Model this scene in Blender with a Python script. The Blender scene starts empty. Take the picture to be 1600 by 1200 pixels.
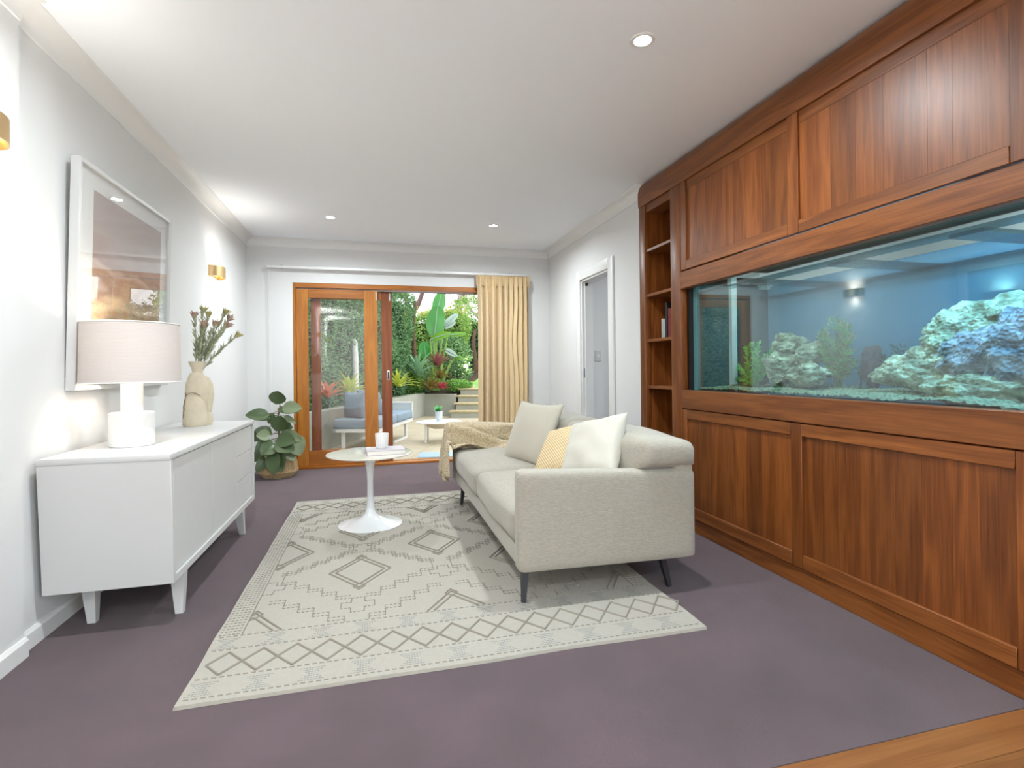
import bpy, bmesh, math, random
from mathutils import Vector, Matrix, noise
random.seed(7)
sc = bpy.context.scene
PI = math.pi
# ------------------------------------------------------------------ camera
CF, CYAW, CPIT, CROL, CSY, CH = 820.4763, .2533, -.0016, -.0104, -24.7753, 1.1
cd = bpy.data.cameras.new('camera'); cam = bpy.data.objects.new('camera', cd); sc.collection.objects.link(cam)
cd.sensor_width = 36; cd.lens = CF / 1600 * 36; cd.shift_y = CSY / 1600; cd.clip_end = 200; cd.clip_start = .05
cam.matrix_world = Matrix.Translation((0, 0, CH)) @ Matrix.Rotation(-CYAW, 4, 'Z') @ Matrix.Rotation(PI/2 - CPIT, 4, 'X') @ Matrix.Rotation(CROL, 4, 'Z')
sc.camera = cam
# ------------------------------------------------------------------ sky (bright overcast)
w = bpy.data.worlds.new('overcast_sky'); sc.world = w; w.use_nodes = True
bg = w.node_tree.nodes['Background']; bg.inputs[0].default_value = (.93, .97, 1, 1); bg.inputs[1].default_value = 1.36
# ------------------------------------------------------------------ lights
def area(name, loc, rot, sx, sy, power, col=(1, 1, 1)):
    l = bpy.data.lights.new(name, 'AREA'); l.shape = 'RECTANGLE'; l.size = sx; l.size_y = sy; l.energy = power; l.color = col
    o = bpy.data.objects.new(name, l); sc.collection.objects.link(o); o.location = loc; o.rotation_euler = rot
    return o
area('rear_side_fill_light', (2.02, -1.85, 1.3), (0, PI/2, 0), 2.2, 2.9, 36, (.80, .94, 1))  # unseen fill light added beside the camera to brighten the room
DOWNLIGHT_W = 13.2
sc.view_settings.view_transform = 'Standard'; sc.view_settings.look = 'None'
sc.view_settings.exposure = 1.08; sc.view_settings.gamma = 1; sc.view_settings.use_curve_mapping = False
# ------------------------------------------------------------------ helpers
col = sc.collection
def ray(u, v):
    a = u - 800; b = v - 600 - CSY
    c, s = math.cos(CROL), math.sin(CROL); px = c*a + s*b; py = -s*a + c*b
    xr = px/CF; up = -py/CF
    c, s = math.cos(CPIT), math.sin(CPIT); yr = c + s*up; z = -s + c*up
    c, s = math.cos(CYAW), math.sin(CYAW)
    return Vector((c*xr + s*yr, -s*xr + c*yr, z))
def atX(u, v, x): r = ray(u, v); return Vector((0, 0, CH)) + r*(x/r.x)
def atY(u, v, y): r = ray(u, v); return Vector((0, 0, CH)) + r*(y/r.y)
def atZ(u, v, z): r = ray(u, v); return Vector((0, 0, CH)) + r*((z-CH)/r.z)
def lin(r, g, b):
    f = lambda c: (c/255/12.92) if c/255 <= .04045 else ((c/255+.055)/1.055)**2.4
    return (f(r), f(g), f(b), 1)
def tag(o, label=None, cat=None, group=None, kind=None):
    if label: o['label'] = label
    if cat: o['category'] = cat
    if group: o['group'] = group
    if kind: o['kind'] = kind
    return o
def empty(name, loc, label=None, cat=None, group=None, kind=None):
    o = bpy.data.objects.new(name, None); col.objects.link(o); o.location = loc; o.empty_display_size = .1
    return tag(o, label, cat, group, kind)
WM = {}
def link(name, me, mat, parent=None, loc=(0, 0, 0)):
    o = bpy.data.objects.new(name, me); col.objects.link(o); o.location = loc
    if mat is not None and len(me.materials) == 0: me.materials.append(mat)
    WM[o.name] = Vector(loc)
    if parent is not None:
        o.parent = parent
        pl = WM.get(parent.name, Vector(parent.location))
        o.location = Vector(loc) - pl
    return o
class MB:
    def __init__(s): s.v = []; s.f = []
    def add(s, v, f):
        k = len(s.v); s.v += [tuple(p) for p in v]; s.f += [tuple(i+k for i in q) for q in f]; return s
    def box(s, x0, x1, y0, y1, z0, z1, M=None):
        v = [Vector((x, y, z)) for x in (x0, x1) for y in (y0, y1) for z in (z0, z1)]
        if M is not None: v = [M @ p for p in v]
        return s.add(v, [(0, 1, 3, 2), (4, 6, 7, 5), (0, 4, 5, 1), (2, 3, 7, 6), (0, 2, 6, 4), (1, 5, 7, 3)])
    def rbox(s, x0, x1, y0, y1, z0, z1, r=.005, seg=2, M=None):
        bm = bmesh.new(); bmesh.ops.create_cube(bm, size=1)
        for p in bm.verts: p.co = Vector((x0+(p.co.x+.5)*(x1-x0), y0+(p.co.y+.5)*(y1-y0), z0+(p.co.z+.5)*(z1-z0)))
        r = min(r, .49*min(x1-x0, y1-y0, z1-z0))
        bmesh.ops.bevel(bm, geom=bm.edges[:], offset=r, segments=seg, profile=.5, affect='EDGES')
        if M is not None: bm.transform(M)
        bm.verts.index_update()
        s.add([p.co.copy() for p in bm.verts], [[q.index for q in f.verts] for f in bm.faces]); bm.free(); return s
    def tube(s, pts, rad, n=8, cap=True):
        pts = [Vector(p) for p in pts]; m = len(pts)
        if not hasattr(rad, '__len__'): rad = [rad]*m
        up = Vector((0, 0, 1)); rings = []
        prev = None
        for i, p in enumerate(pts):
            d = (pts[min(i+1, m-1)] - pts[max(i-1, 0)])
            d = d.normalized() if d.length > 1e-9 else Vector((0, 0, 1))
            if prev is None: a = d.orthogonal().normalized()
            else:
                a = prev - d*prev.dot(d)
                a = a.normalized() if a.length > 1e-6 else d.orthogonal().normalized()
            prev = a; b = d.cross(a)
            rings.append([p + (a*math.cos(2*PI*k/n) + b*math.sin(2*PI*k/n))*rad[i] for k in range(n)])
        v = [q for r in rings for q in r]; f = []
        for i in range(m-1):
            for k in range(n):
                f.append((i*n+k, i*n+(k+1) % n, (i+1)*n+(k+1) % n, (i+1)*n+k))
        if cap: f.append(tuple(range(n-1, -1, -1))); f.append(tuple((m-1)*n+k for k in range(n)))
        return s.add(v, f)
    def lathe(s, prof, c=(0, 0, 0), n=32, sx=1, sy=1, fn=None):
        v = []; f = []; m = len(prof)
        for r, z in prof:
            for k in range(n):
                a = 2*PI*k/n; p = Vector((c[0]+r*math.cos(a)*sx, c[1]+r*math.sin(a)*sy, c[2]+z))
                v.append(fn(p, a) if fn else p)
        for i in range(m-1):
            for k in range(n): f.append((i*n+k, i*n+(k+1) % n, (i+1)*n+(k+1) % n, (i+1)*n+k))
        if prof[0][0] > 1e-4: f.append(tuple(range(n-1, -1, -1)))
        if prof[-1][0] > 1e-4: f.append(tuple((m-1)*n+k for k in range(n)))
        return s.add(v, f)
    def grid(s, fn, nu, nv, wrapu=False):
        v = [fn(i/(nu if wrapu else nu-1), j/(nv-1)) for j in range(nv) for i in range(nu)]; f = []
        for j in range(nv-1):
            for i in range(nu if wrapu else nu-1):
                f.append((j*nu+i, j*nu+(i+1) % nu, (j+1)*nu+(i+1) % nu, (j+1)*nu+i))
        return s.add(v, f)
    def extrude(s, prof, axis, a0, a1):
        """closed 2-D profile swept along a world axis; prof pairs are the two other axes in order"""
        n = len(prof); v = []
        for a in (a0, a1):
            for p, q in prof:
                v.append({'x': (a, p, q), 'y': (p, a, q), 'z': (p, q, a)}[axis])
        f = [(k, (k+1) % n, n+(k+1) % n, n+k) for k in range(n)] + [tuple(range(n-1, -1, -1)), tuple(range(n, 2*n))]
        return s.add(v, f)
    def mesh(s, name, smooth=True, angle=38, weld=False):
        me = bpy.data.meshes.new(name); me.from_pydata(s.v, [], s.f); me.update()
        bm = bmesh.new(); bm.from_mesh(me)
        if weld: bmesh.ops.remove_doubles(bm, verts=bm.verts, dist=1e-5)
        bmesh.ops.recalc_face_normals(bm, faces=bm.faces); bm.to_mesh(me); bm.free()
        if smooth:
            me.polygons.foreach_set('use_smooth', [True]*len(me.polygons)); me.set_sharp_from_angle(angle=math.radians(angle))
        return me
    def build(s, name, mat, parent=None, smooth=True, angle=38, weld=False, recalc=True):
        xs = [p[0] for p in s.v]; ys = [p[1] for p in s.v]; zs = [p[2] for p in s.v]
        c = Vector(((min(xs)+max(xs))/2, (min(ys)+max(ys))/2, min(zs)))
        s.v = [(p[0]-c.x, p[1]-c.y, p[2]-c.z) for p in s.v]
        if recalc: me = s.mesh(name, smooth, angle, weld)
        else:
            me = bpy.data.meshes.new(name); me.from_pydata(s.v, [], s.f); me.update()
            if smooth: me.polygons.foreach_set('use_smooth', [True]*len(me.polygons))
        return link(name, me, mat, parent, c)
def cushion(mb, c, h, r, bulge=(0, 0, 0), n=12, M=None, fn=None):
    """soft box: centre c, half sizes h, edge radius r, bulge per axis"""
    c = Vector(c); verts = {}; vl = []; fl = []
    def vid(p):
        k = tuple(round(t, 5) for t in p)
        if k in verts: return verts[k]
        q = Vector([math.sin(PI/2*t) for t in p]); P = Vector([q[i]*h[i] for i in range(3)])
        inn = Vector([max(-(h[i]-r), min(h[i]-r, P[i])) for i in range(3)]); d = P-inn
        if d.length > 1e-9: P = inn + d.normalized()*r
        o = P.copy()
        for a in range(3):
            b, e = [(1, 2), (0, 2), (0, 1)][a]
            o[a] *= 1 + bulge[a]*max(0, 1-(P[b]/h[b])**2)*max(0, 1-(P[e]/h[e])**2)
        if M is not None: o = M @ o
        o = o + c
        if fn: o = fn(o, P)
        verts[k] = len(vl); vl.append(o); return verts[k]
    g = [-1+2*i/n for i in range(n+1)]
    for a in range(3):
        for sgn in (-1, 1):
            for i in range(n):
                for j in range(n):
                    def P(s_, t_):
                        p = [0, 0, 0]; p[a] = sgn; p[(a+1) % 3] = s_; p[(a+2) % 3] = t_; return tuple(p)
                    q = [vid(P(g[i], g[j])), vid(P(g[i+1], g[j])), vid(P(g[i+1], g[j+1])), vid(P(g[i], g[j+1]))]
                    fl.append(q if sgn > 0 else q[::-1])
    return mb.add(vl, fl)
def pillow(mb, c, U, V, a, b, T, n=22, seed=0, pinch=.09, wr=.006):
    c = Vector(c); U = Vector(U).normalized(); N = U.cross(Vector(V)).normalized(); V = N.cross(U).normalized()
    def P(u, v, sgn):
        e = max(0, (1-u*u)*(1-v*v))
        x = u*a*(1-pinch*(1-v*v)*abs(u)**2); y = v*b*(1-pinch*(1-u*u)*abs(v)**2)
        t = T*e**.42
        w_ = wr*noise.noise(Vector((u*2.2+seed, v*2.2, sgn*2)))*min(1, 6*e)
        return c + U*x + V*y + N*(sgn*t + w_)
    for sgn in (1, -1):
        mb.grid(lambda i, j: P(math.sin(PI/2*(2*i-1)), math.sin(PI/2*(2*j-1)), sgn), n, n)
    return U, V, N
def leaf(mb, base, tip, width, side=None, droop=.08, fold=.12, n=7, p=.9, wob=0, blunt=.75):
    """paddle leaf with a folded midrib, n stations"""
    base = Vector(base); tip = Vector(tip); d = tip-base; L = d.length; dn = d.normalized()
    if side is None: side = dn.cross(Vector((0, -.5, 1)))
    side = Vector(side); side = (side - dn*side.dot(dn)); side = side.normalized() if side.length > 1e-6 else dn.orthogonal().normalized()
    nn = side.cross(dn)
    if nn.z < 0: nn = -nn
    v = []; f = []
    for i in range(n):
        t = i/(n-1); wd = width/2*(math.sin(PI*min(1, t**p*.97+.015))**blunt) if 0 < t < 1 else width*.02
        cpt = base + d*t - nn*(droop*L*(2*t-1)**2) + nn*droop*L
        for k in (-1, -.5, 0, .5, 1):
            v.append(cpt + side*wd*k + nn*(abs(k)*wd*fold*2 + wob*wd*math.sin(9*t+k*3)))
    for i in range(n-1):
        for k in range(4): f.append((i*5+k, i*5+k+1, (i+1)*5+k+1, (i+1)*5+k))
    return mb.add(v, f)
# ------------------------------------------------------------------ materials
def nmat(name):
    m = bpy.data.materials.new(name); m.use_nodes = True; nt = m.node_tree
    return m, nt, nt.nodes, nt.links, nt.nodes['Principled BSDF']
def mat(name, c, rough=.5, metal=0, spec=.5, bump=0, bscale=200, var=0, vscale=8, sheen=0, emit=None, es=0, stretch=None, trans=0, coat=0):
    m, nt, N, L, b = nmat(name)
    b.inputs['Base Color'].default_value = c; b.inputs['Roughness'].default_value = rough; b.inputs['Metallic'].default_value = metal
    b.inputs['Specular IOR Level'].default_value = spec; b.inputs['Sheen Weight'].default_value = sheen; b.inputs['Coat Weight'].default_value = coat
    if emit: b.inputs['Emission Color'].default_value = emit; b.inputs['Emission Strength'].default_value = es
    if var or bump:
        tc = N.new('ShaderNodeTexCoord'); mp = N.new('ShaderNodeMapping'); L.new(tc.outputs['Object'], mp.inputs[0])
        if stretch: mp.inputs['Scale'].default_value = stretch
    if var:
        nz = N.new('ShaderNodeTexNoise'); nz.inputs['Scale'].default_value = vscale; nz.inputs['Detail'].default_value = 4
        L.new(mp.outputs[0], nz.inputs['Vector'])
        mr = N.new('ShaderNodeMapRange'); mr.inputs[1].default_value = .3; mr.inputs[2].default_value = .7; mr.inputs[3].default_value = 1-var; mr.inputs[4].default_value = 1+var
        L.new(nz.outputs[0], mr.inputs[0])
        mx = N.new('ShaderNodeVectorMath'); mx.operation = 'SCALE'; mx.inputs[0].default_value = c[:3]; L.new(mr.outputs[0], mx.inputs['Scale'])
        L.new(mx.outputs[0], b.inputs['Base Color'])
    if bump:
        nb = N.new('ShaderNodeTexNoise'); nb.inputs['Scale'].default_value = bscale; nb.inputs['Detail'].default_value = 3; L.new(mp.outputs[0], nb.inputs['Vector'])
        bp = N.new('ShaderNodeBump'); bp.inputs['Strength'].default_value = bump; bp.inputs['Distance'].default_value = .004
        L.new(nb.outputs[0], bp.inputs['Height']); L.new(bp.outputs[0], b.inputs['Normal'])
    return m
def wood(name, c1, c2, axis='z', rough=.36, grain=1.0, rnd=.22):
    """timber with grain running along the given axis; each object gets its own tone"""
    m, nt, N, L, b = nmat(name)
    tc = N.new('ShaderNodeTexCoord'); oi = N.new('ShaderNodeObjectInfo'); mp = N.new('ShaderNodeMapping')
    off = N.new('ShaderNodeVectorMath'); off.operation = 'SCALE'; off.inputs[0].default_value = (7, 5, 9); L.new(oi.outputs['Random'], off.inputs['Scale'])
    ad = N.new('ShaderNodeVectorMath'); ad.operation = 'ADD'; L.new(tc.outputs['Object'], ad.inputs[0]); L.new(off.outputs[0], ad.inputs[1])
    L.new(ad.outputs[0], mp.inputs[0])
    s = [9*grain, 9*grain, 9*grain]; s['xyz'.index(axis)] = .9*grain; mp.inputs['Scale'].default_value = s
    n1 = N.new('ShaderNodeTexNoise'); n1.inputs['Scale'].default_value = 1.0; n1.inputs['Detail'].default_value = 3; n1.inputs['Distortion'].default_value = .4; L.new(mp.outputs[0], n1.inputs['Vector'])
    mu = N.new('ShaderNodeMath'); mu.operation = 'MULTIPLY'; mu.inputs[1].default_value = 26; L.new(n1.outputs[0], mu.inputs[0])
    sn = N.new('ShaderNodeMath'); sn.operation = 'SINE'; L.new(mu.outputs[0], sn.inputs[0])
    mp2 = N.new('ShaderNodeMapping'); L.new(ad.outputs[0], mp2.inputs[0]); s2 = [160, 160, 160]; s2['xyz'.index(axis)] = 5; mp2.inputs['Scale'].default_value = s2
    n2 = N.new('ShaderNodeTexNoise'); n2.inputs['Scale'].default_value = 1; n2.inputs['Detail'].default_value = 4; L.new(mp2.outputs[0], n2.inputs['Vector'])
    m1 = N.new('ShaderNodeMath'); m1.operation = 'MULTIPLY_ADD'; m1.inputs[1].default_value = .13; m1.inputs[2].default_value = .1; L.new(sn.outputs[0], m1.inputs[0])
    m2 = N.new('ShaderNodeMath'); m2.operation = 'MULTIPLY_ADD'; m2.inputs[1].default_value = .75; L.new(n2.outputs[0], m2.inputs[0]); L.new(m1.outputs[0], m2.inputs[2])
    rp = N.new('ShaderNodeValToRGB'); L.new(m2.outputs[0], rp.inputs[0])
    rp.color_ramp.elements[0].position = .15; rp.color_ramp.elements[1].position = .85; rp.color_ramp.elements[0].color = c1; rp.color_ramp.elements[1].color = c2
    mr = N.new('ShaderNodeMapRange'); L.new(oi.outputs['Random'], mr.inputs[0]); mr.inputs[3].default_value = 1-rnd; mr.inputs[4].default_value = 1+rnd
    vm = N.new('ShaderNodeVectorMath'); vm.operation = 'SCALE'; L.new(rp.outputs[0], vm.inputs[0]); L.new(mr.outputs[0], vm.inputs['Scale'])
    L.new(vm.outputs[0], b.inputs['Base Color']); b.inputs['Roughness'].default_value = rough
    bp = N.new('ShaderNodeBump'); bp.inputs['Strength'].default_value = .08; bp.inputs['Distance'].default_value = .001; L.new(n2.outputs[0], bp.inputs['Height']); L.new(bp.outputs[0], b.inputs['Normal'])
    return m
def glass(name, tint=(1, 1, 1, 1), ior=1.5, rough=.0):
    """thin pane: mirror part by Fresnel, the rest passes straight through"""
    m = bpy.data.materials.new(name); m.use_nodes = True; nt = m.node_tree; nt.nodes.clear(); N = nt.nodes; L = nt.links
    out = N.new('ShaderNodeOutputMaterial'); mx = N.new('ShaderNodeMixShader'); fr = N.new('ShaderNodeFresnel'); ge = N.new('ShaderNodeNewGeometry'); mi = N.new('ShaderNodeMapRange'); mi.inputs[3].default_value = ior; mi.inputs[4].default_value = 1/ior; L.new(ge.outputs['Backfacing'], mi.inputs[0]); L.new(mi.outputs[0], fr.inputs[0])
    tr = N.new('ShaderNodeBsdfTransparent'); tr.inputs[0].default_value = tint; gl = N.new('ShaderNodeBsdfGlossy'); gl.inputs['Roughness'].default_value = rough
    L.new(fr.outputs[0], mx.inputs[0]); L.new(tr.outputs[0], mx.inputs[1]); L.new(gl.outputs[0], mx.inputs[2]); L.new(mx.outputs[0], out.inputs[0])
    return m
def leafmat(name, c1, c2, rough=.45, transl=.25, spec=.4):
    m, nt, N, L, b = nmat(name)
    g = N.new('ShaderNodeNewGeometry'); rp = N.new('ShaderNodeValToRGB'); L.new(g.outputs['Random Per Island'], rp.inputs[0])
    rp.color_ramp.elements[0].color = c1; rp.color_ramp.elements[1].color = c2
    L.new(rp.outputs[0], b.inputs['Base Color']); b.inputs['Roughness'].default_value = rough; b.inputs['Specular IOR Level'].default_value = spec
    tl = N.new('ShaderNodeBsdfTranslucent'); L.new(rp.outputs[0], tl.inputs[0]); mx = N.new('ShaderNodeMixShader'); mx.inputs[0].default_value = transl
    L.new(b.outputs[0], mx.inputs[1]); L.new(tl.outputs[0], mx.inputs[2]); L.new(mx.outputs[0], N['Material Output'].inputs[0])
    return m
M = {}
M['wall'] = mat('wall_paint', lin(224, 224, 223), .75, bump=.05, bscale=120)
M['ceil'] = mat('ceiling_paint', lin(246, 250, 254), .8)
M['trimw'] = mat('white_gloss_trim', lin(232, 232, 230), .35)
M['white'] = mat('white_lacquer', lin(205, 205, 204), .4, bump=.02, bscale=60)
M['carpet'] = mat('purple_carpet', lin(86, 64, 70), .95, spec=.1, bump=.9, bscale=700, var=.2, vscale=3.2, sheen=.3)
M['cab_v'] = wood('cabinet_timber_upright', lin(88, 40, 6), lin(146, 85, 36), 'z', rough=.4)
M['cab_h'] = wood('cabinet_timber_level', lin(92, 44, 9), lin(150, 90, 41), 'y', rough=.4, rnd=.12)
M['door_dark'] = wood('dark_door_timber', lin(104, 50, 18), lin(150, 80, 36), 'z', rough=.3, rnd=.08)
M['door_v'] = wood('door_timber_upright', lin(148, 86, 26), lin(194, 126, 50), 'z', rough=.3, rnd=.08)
M['door_h'] = wood('door_timber_level', lin(140, 78, 24), lin(186, 116, 45), 'x', rough=.3, rnd=.08)
M['floor_w'] = wood('timber_floor', lin(118, 72, 35), lin(148, 98, 55), 'x', rough=.4, rnd=.12)
M['glass'] = glass('door_glass')
M['tank_glass'] = glass('tank_front_glass', (.76, .89, .89, 1), 2.1)
def scatter_glass(name, tint, scatter_col, amount):  # scattering layer added so tank lights make the pane luminous blue
    m = glass(name, tint, 1.2); N = m.node_tree.nodes; L = m.node_tree.links
    out = [n for n in N if n.type == 'OUTPUT_MATERIAL'][0]; src = out.inputs[0].links[0].from_socket
    df = N.new('ShaderNodeBsdfDiffuse'); df.inputs[0].default_value = scatter_col; tl = N.new('ShaderNodeBsdfTranslucent'); tl.inputs[0].default_value = scatter_col
    m1 = N.new('ShaderNodeMixShader'); m1.inputs[0].default_value = .35; L.new(df.outputs[0], m1.inputs[1]); L.new(tl.outputs[0], m1.inputs[2])
    m2 = N.new('ShaderNodeMixShader'); m2.inputs[0].default_value = amount; L.new(src, m2.inputs[1]); L.new(m1.outputs[0], m2.inputs[2]); L.new(m2.outputs[0], out.inputs[0])
    return m
M['tank_back'] = scatter_glass('tank_rear_glass', (.46, .70, .78, 1), lin(84, 146, 180), .4)
M['fabric'] = mat('oatmeal_weave', lin(168, 162, 149), .9, spec=.15, bump=.5, bscale=260, var=.10, vscale=170, sheen=.3, stretch=(.3, .3, 1.6))
M['black'] = mat('black_metal', lin(38, 38, 42), .4)
M['brass'] = mat('brushed_brass', lin(224, 192, 144), .42, metal=1)
M['chrome'] = mat('satin_steel', lin(190, 190, 190), .25, metal=1)
# ================================================================== THE SETTING
XL, XR, XC, YB, ZC = -1.363, 2.1165, 2.025, 6.28, 2.565
YR = -3.6                       # rear end of the room, behind the camera
YCAR = 1.22                     # carpet ends, timber floor begins
XA = 4.4                        # far wall of the room made up beyond the fish tank
def struct(name, mb, m, label=None, cat=None, parent=None, **k):
    o = mb.build(name, m, parent, **k)
    if parent is None: tag(o, label, cat, kind='structure')
    return o
struct('floor', MB().box(XL-.2, XR+.13, YCAR, YB+.02, -.12, 0), M['carpet'], 'deep purple cut-pile carpet covering the living room', 'carpet')
# timber floor behind the carpet: single planks
fl = struct('floor', MB().box(XL-.2, XR+.13, YR, YCAR-.004, -.12, -.02), mat('floor_base', lin(90, 60, 35), .8), 'honey timber strip floor at the carpet edge', 'floor')
pm = MB().rbox(-.9, .9, -.064, .064, 0, .02, .0015, 1).mesh('plank')
yy = YCAR-.066; r = 0
while yy > YR+.1:
    x = XL-.1+.9 + [.62, -.7, .1][r % 3]-1.8
    while x < XR+.9:
        x0, x1 = max(x-.899, XL-.05), min(x+.899, XR+.1)
        if x1-x0 > .05:
            if x0 > x-.899 or x1 < x+.899:
                me = MB().rbox(-(x1-x0)/2, (x1-x0)/2, -.064, .064, 0, .02, .0015, 1).mesh('plank')
                link('plank', me, M['floor_w'], fl, ((x0+x1)/2, yy, -.02))
            else: link('plank', pm, M['floor_w'], fl, (x, yy, -.02))
        x += 1.8
    yy -= .1295; r += 1
struct('ceiling', MB().box(XL-.2, XA+.2, YR-.2, YB+.25, ZC, ZC+.15), M['ceil'], 'plain white ceiling with recessed downlights', 'ceiling')
# left wall: the near stretch stands a little proud of the far one
YS = 2.46
lw = struct('wall_left', MB().box(XL-.15, XL, YS-.05, YB, 0, ZC).box(XL-.15, XL+.026, YR-.2, YS, 0, ZC), M['wall'], 'pale grey painted wall behind the white sideboard', 'wall', smooth=False)
def base_prof(x, s, h=.075, t=.016): return [(x, 0), (x+s*t, 0), (x+s*t, h-.012), (x+s*t*.45, h), (x, h)]
struct('baseboard_left', MB().extrude(base_prof(XL, 1), 'y', YS, YB).extrude(base_prof(XL+.026, 1), 'y', YR, YS), M['trimw'], 'low white skirting board along the sideboard wall', 'skirting', smooth=False)
# back wall with the wide sliding-door opening
DX0, DX1, DZ = -.893, 1.72, 2.093
struct('wall_back', MB().box(XL-.15, DX0, YB, YB+.16, 0, ZC).box(DX1, XR+.2, YB, YB+.16, 0, ZC).box(DX0, DX1, YB, YB+.16, DZ, ZC), M['wall'], 'pale grey end wall around the sliding glass doors', 'wall', smooth=False)
struct('baseboard_back', MB().box(XL, DX0-.0, YB-.016, YB, 0, .075).box(DX1, XR, YB-.016, YB, 0, .075), M['trimw'], 'low white skirting board beside the sliding doors', 'skirting', smooth=False)
# right wall with a doorway
RY0, RY1, RZ = 4.51, 5.21, 2.03
TW = .124
struct('wall_right', MB().box(XR, XR+TW, 3.77, RY0, 0, ZC).box(XR, XR+TW, RY1, YB, 0, ZC).box(XR, XR+TW, RY0, RY1, RZ, ZC), M['wall'], 'pale grey wall with the white doorway beside the bookcase', 'wall', smooth=False)
struct('baseboard_right', MB().box(XR-.016, XR, 3.78, RY0-.1, 0, .075).box(XR-.016, XR, RY1+.1, YB, 0, .075), M['trimw'], 'low white skirting board beside the doorway', 'skirting', smooth=False)
t = empty('trim_1', (XR, (RY0+RY1)/2, 0), 'white door casing around the open doorway', 'door casing', kind='structure')
def casing(y0, y1, z0, z1): return MB().rbox(XR-.02, XR, y0, y1, z0, z1, .004, 2).rbox(XR-.03, XR, y0+.0, y1, z0, z1, .003, 1) if False else MB().rbox(XR-.022, XR, y0, y1, z0, z1, .005, 2)
casing(RY0-.1, RY0-.0, 0, RZ+.1).build('upright', M['trimw'], t)
casing(RY1, RY1+.1, 0, RZ+.1).build('upright', M['trimw'], t)
casing(RY0, RY1, RZ, RZ+.1).build('head', M['trimw'], t)
MB().box(XR-.002, XR+TW+.002, RY1-.018, RY1, 0, RZ).box(XR+.03, XR+.05, RY1-.032, RY1-.018, 0, RZ-.02).build('jamb', M['trimw'], t, smooth=False)
MB().box(XR-.002, XR+TW+.002, RY0, RY1, RZ-.018, RZ).build('jamb', M['trimw'], t, smooth=False)
MB().box(XR-.002, XR+.045, RY0, RY0+.014, 0, RZ).box(XR+.08, XR+TW+.002, RY0, RY0+.014, 0, RZ).build('jamb', M['trimw'], t, smooth=False)
MB().box(XR+.045, XR+.08, RY0-.02, RY0+.004, 0, RZ).build('pocket_slot', M['black'], t, smooth=False)
MB().rbox(XR+.012, XR+.026, RY1-.02, RY1-.0165, 1.0, 1.1, .001, 1).build('latch_plate', M['chrome'], t)
MB().rbox(XR+.03, XR+.06, RY1-.05, RY1-.03, RZ-.06, RZ-.03, .003, 1).build('roller', M['black'], t)
# coved cornices
def cove(x, sx, d=.092, h=.085):
    pts = [(x, ZC), (x, ZC-h), (x+sx*.008, ZC-h)]
    for k in range(9):
        a = PI/2*k/8
        pts.append((x+sx*(d-.006-(d-.016)*math.cos(a)), ZC-.006-(h-.014)*(1-math.sin(a))))
    pts += [(x+sx*d, ZC-.004), (x+sx*d, ZC)]
    return pts
struct('trim_2', MB().extrude(cove(XL, 1), 'y', YS, YB).extrude(cove(XL+.026, 1), 'y', YR, YS), M['trimw'], 'white coved cornice above the sideboard wall', 'cornice', angle=25)
struct('trim_3', MB().extrude(cove(YB, -1), 'x', XL, XR), M['trimw'], 'white coved cornice above the sliding doors', 'cornice', angle=25)
struct('trim_4', MB().extrude(cove(XR, -1), 'y', 3.78, YB), M['trimw'], 'white coved cornice above the doorway wall', 'cornice', angle=25)
# rear of the room (behind the camera): solid wall, side wall with a window added for fill light
struct('wall_rear', MB().box(XL-.2, -1.15, YR-.15, YR, 0, ZC).box(1.85, XC+.14, YR-.15, YR, 0, ZC).box(-1.15, 1.85, YR-.15, YR, 0, ZC), M['wall'], 'pale wall closing the room behind the viewer', 'wall', smooth=False)
struct('wall_side', MB().box(XC+.02, XC+.14, YR, -3.35, 0, ZC).box(XC+.02, XC+.14, -.4, -.29, 0, ZC).box(XC+.02, XC+.14, -3.35, -.4, 0, .18).box(XC+.02, XC+.14, -3.35, -.4, 2.42, ZC), M['wall'], 'pale wall with an added broad window beside the viewer', 'wall', smooth=False)
wn = empty('added_window', (XC+.08, -1.87, .18), 'added broad window beside the viewer for fill light', 'window', kind='structure')  # added out of view to go with the fill light
for a in ((-3.35, -3.29, .18, 2.42), (-.46, -.4, .18, 2.42), (-3.29, -.46, .18, .24), (-3.29, -.46, 2.36, 2.42), (-1.9, -1.84, .24, 2.36)):
    MB().rbox(XC+.05, XC+.11, *a, .004, 1).build('frame', M['trimw'], wn)
MB().box(XC+.078, XC+.082, -3.29, -.46, .24, 2.36).build('pane', M['glass'], wn, smooth=False)
# the room beyond the doorway and its made-up stretch behind the fish tank
struct('wall_beyond', MB().box(XA, XA+.1, -.4, 5.4, 0, ZC).box(XC+.14, XA, -.4, -.3, 0, ZC), M['wall'], 'pale made-up far wall seen through the fish tank', 'wall', smooth=False)
struct('wall_hall', MB().box(XR+TW, XA+.1, 5.28, 5.4, 0, ZC), M['wall'], 'grey hall wall with a light switch beyond the doorway', 'wall', smooth=False)
struct('floor_hall', MB().box(XR+.13, XA+.1, -.4, 5.4, -.12, 0), M['carpet'], 'purple carpet of the room beyond the doorway', 'carpet')
struct('wall_behind_bookcase', MB().box(2.36, 2.40, 3.1, 3.8, 0, ZC).box(XC+.1, 2.36, 3.765, 3.8, 0, ZC), M['wall'], 'pale wall closing the back of the bookcase', 'wall', smooth=False)
sw = empty('light_switch', (2.33, 5.278, 1.19), 'white light switch on the hall wall beyond the doorway', 'switch')
MB().rbox(2.295, 2.365, 5.272, 5.28, 1.175, 1.29, .002, 1).build('plate', M['white'], sw)
MB().rbox(2.318, 2.342, 5.268, 5.273, 1.215, 1.25, .001, 1).build('rocker', M['trimw'], sw)

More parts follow.
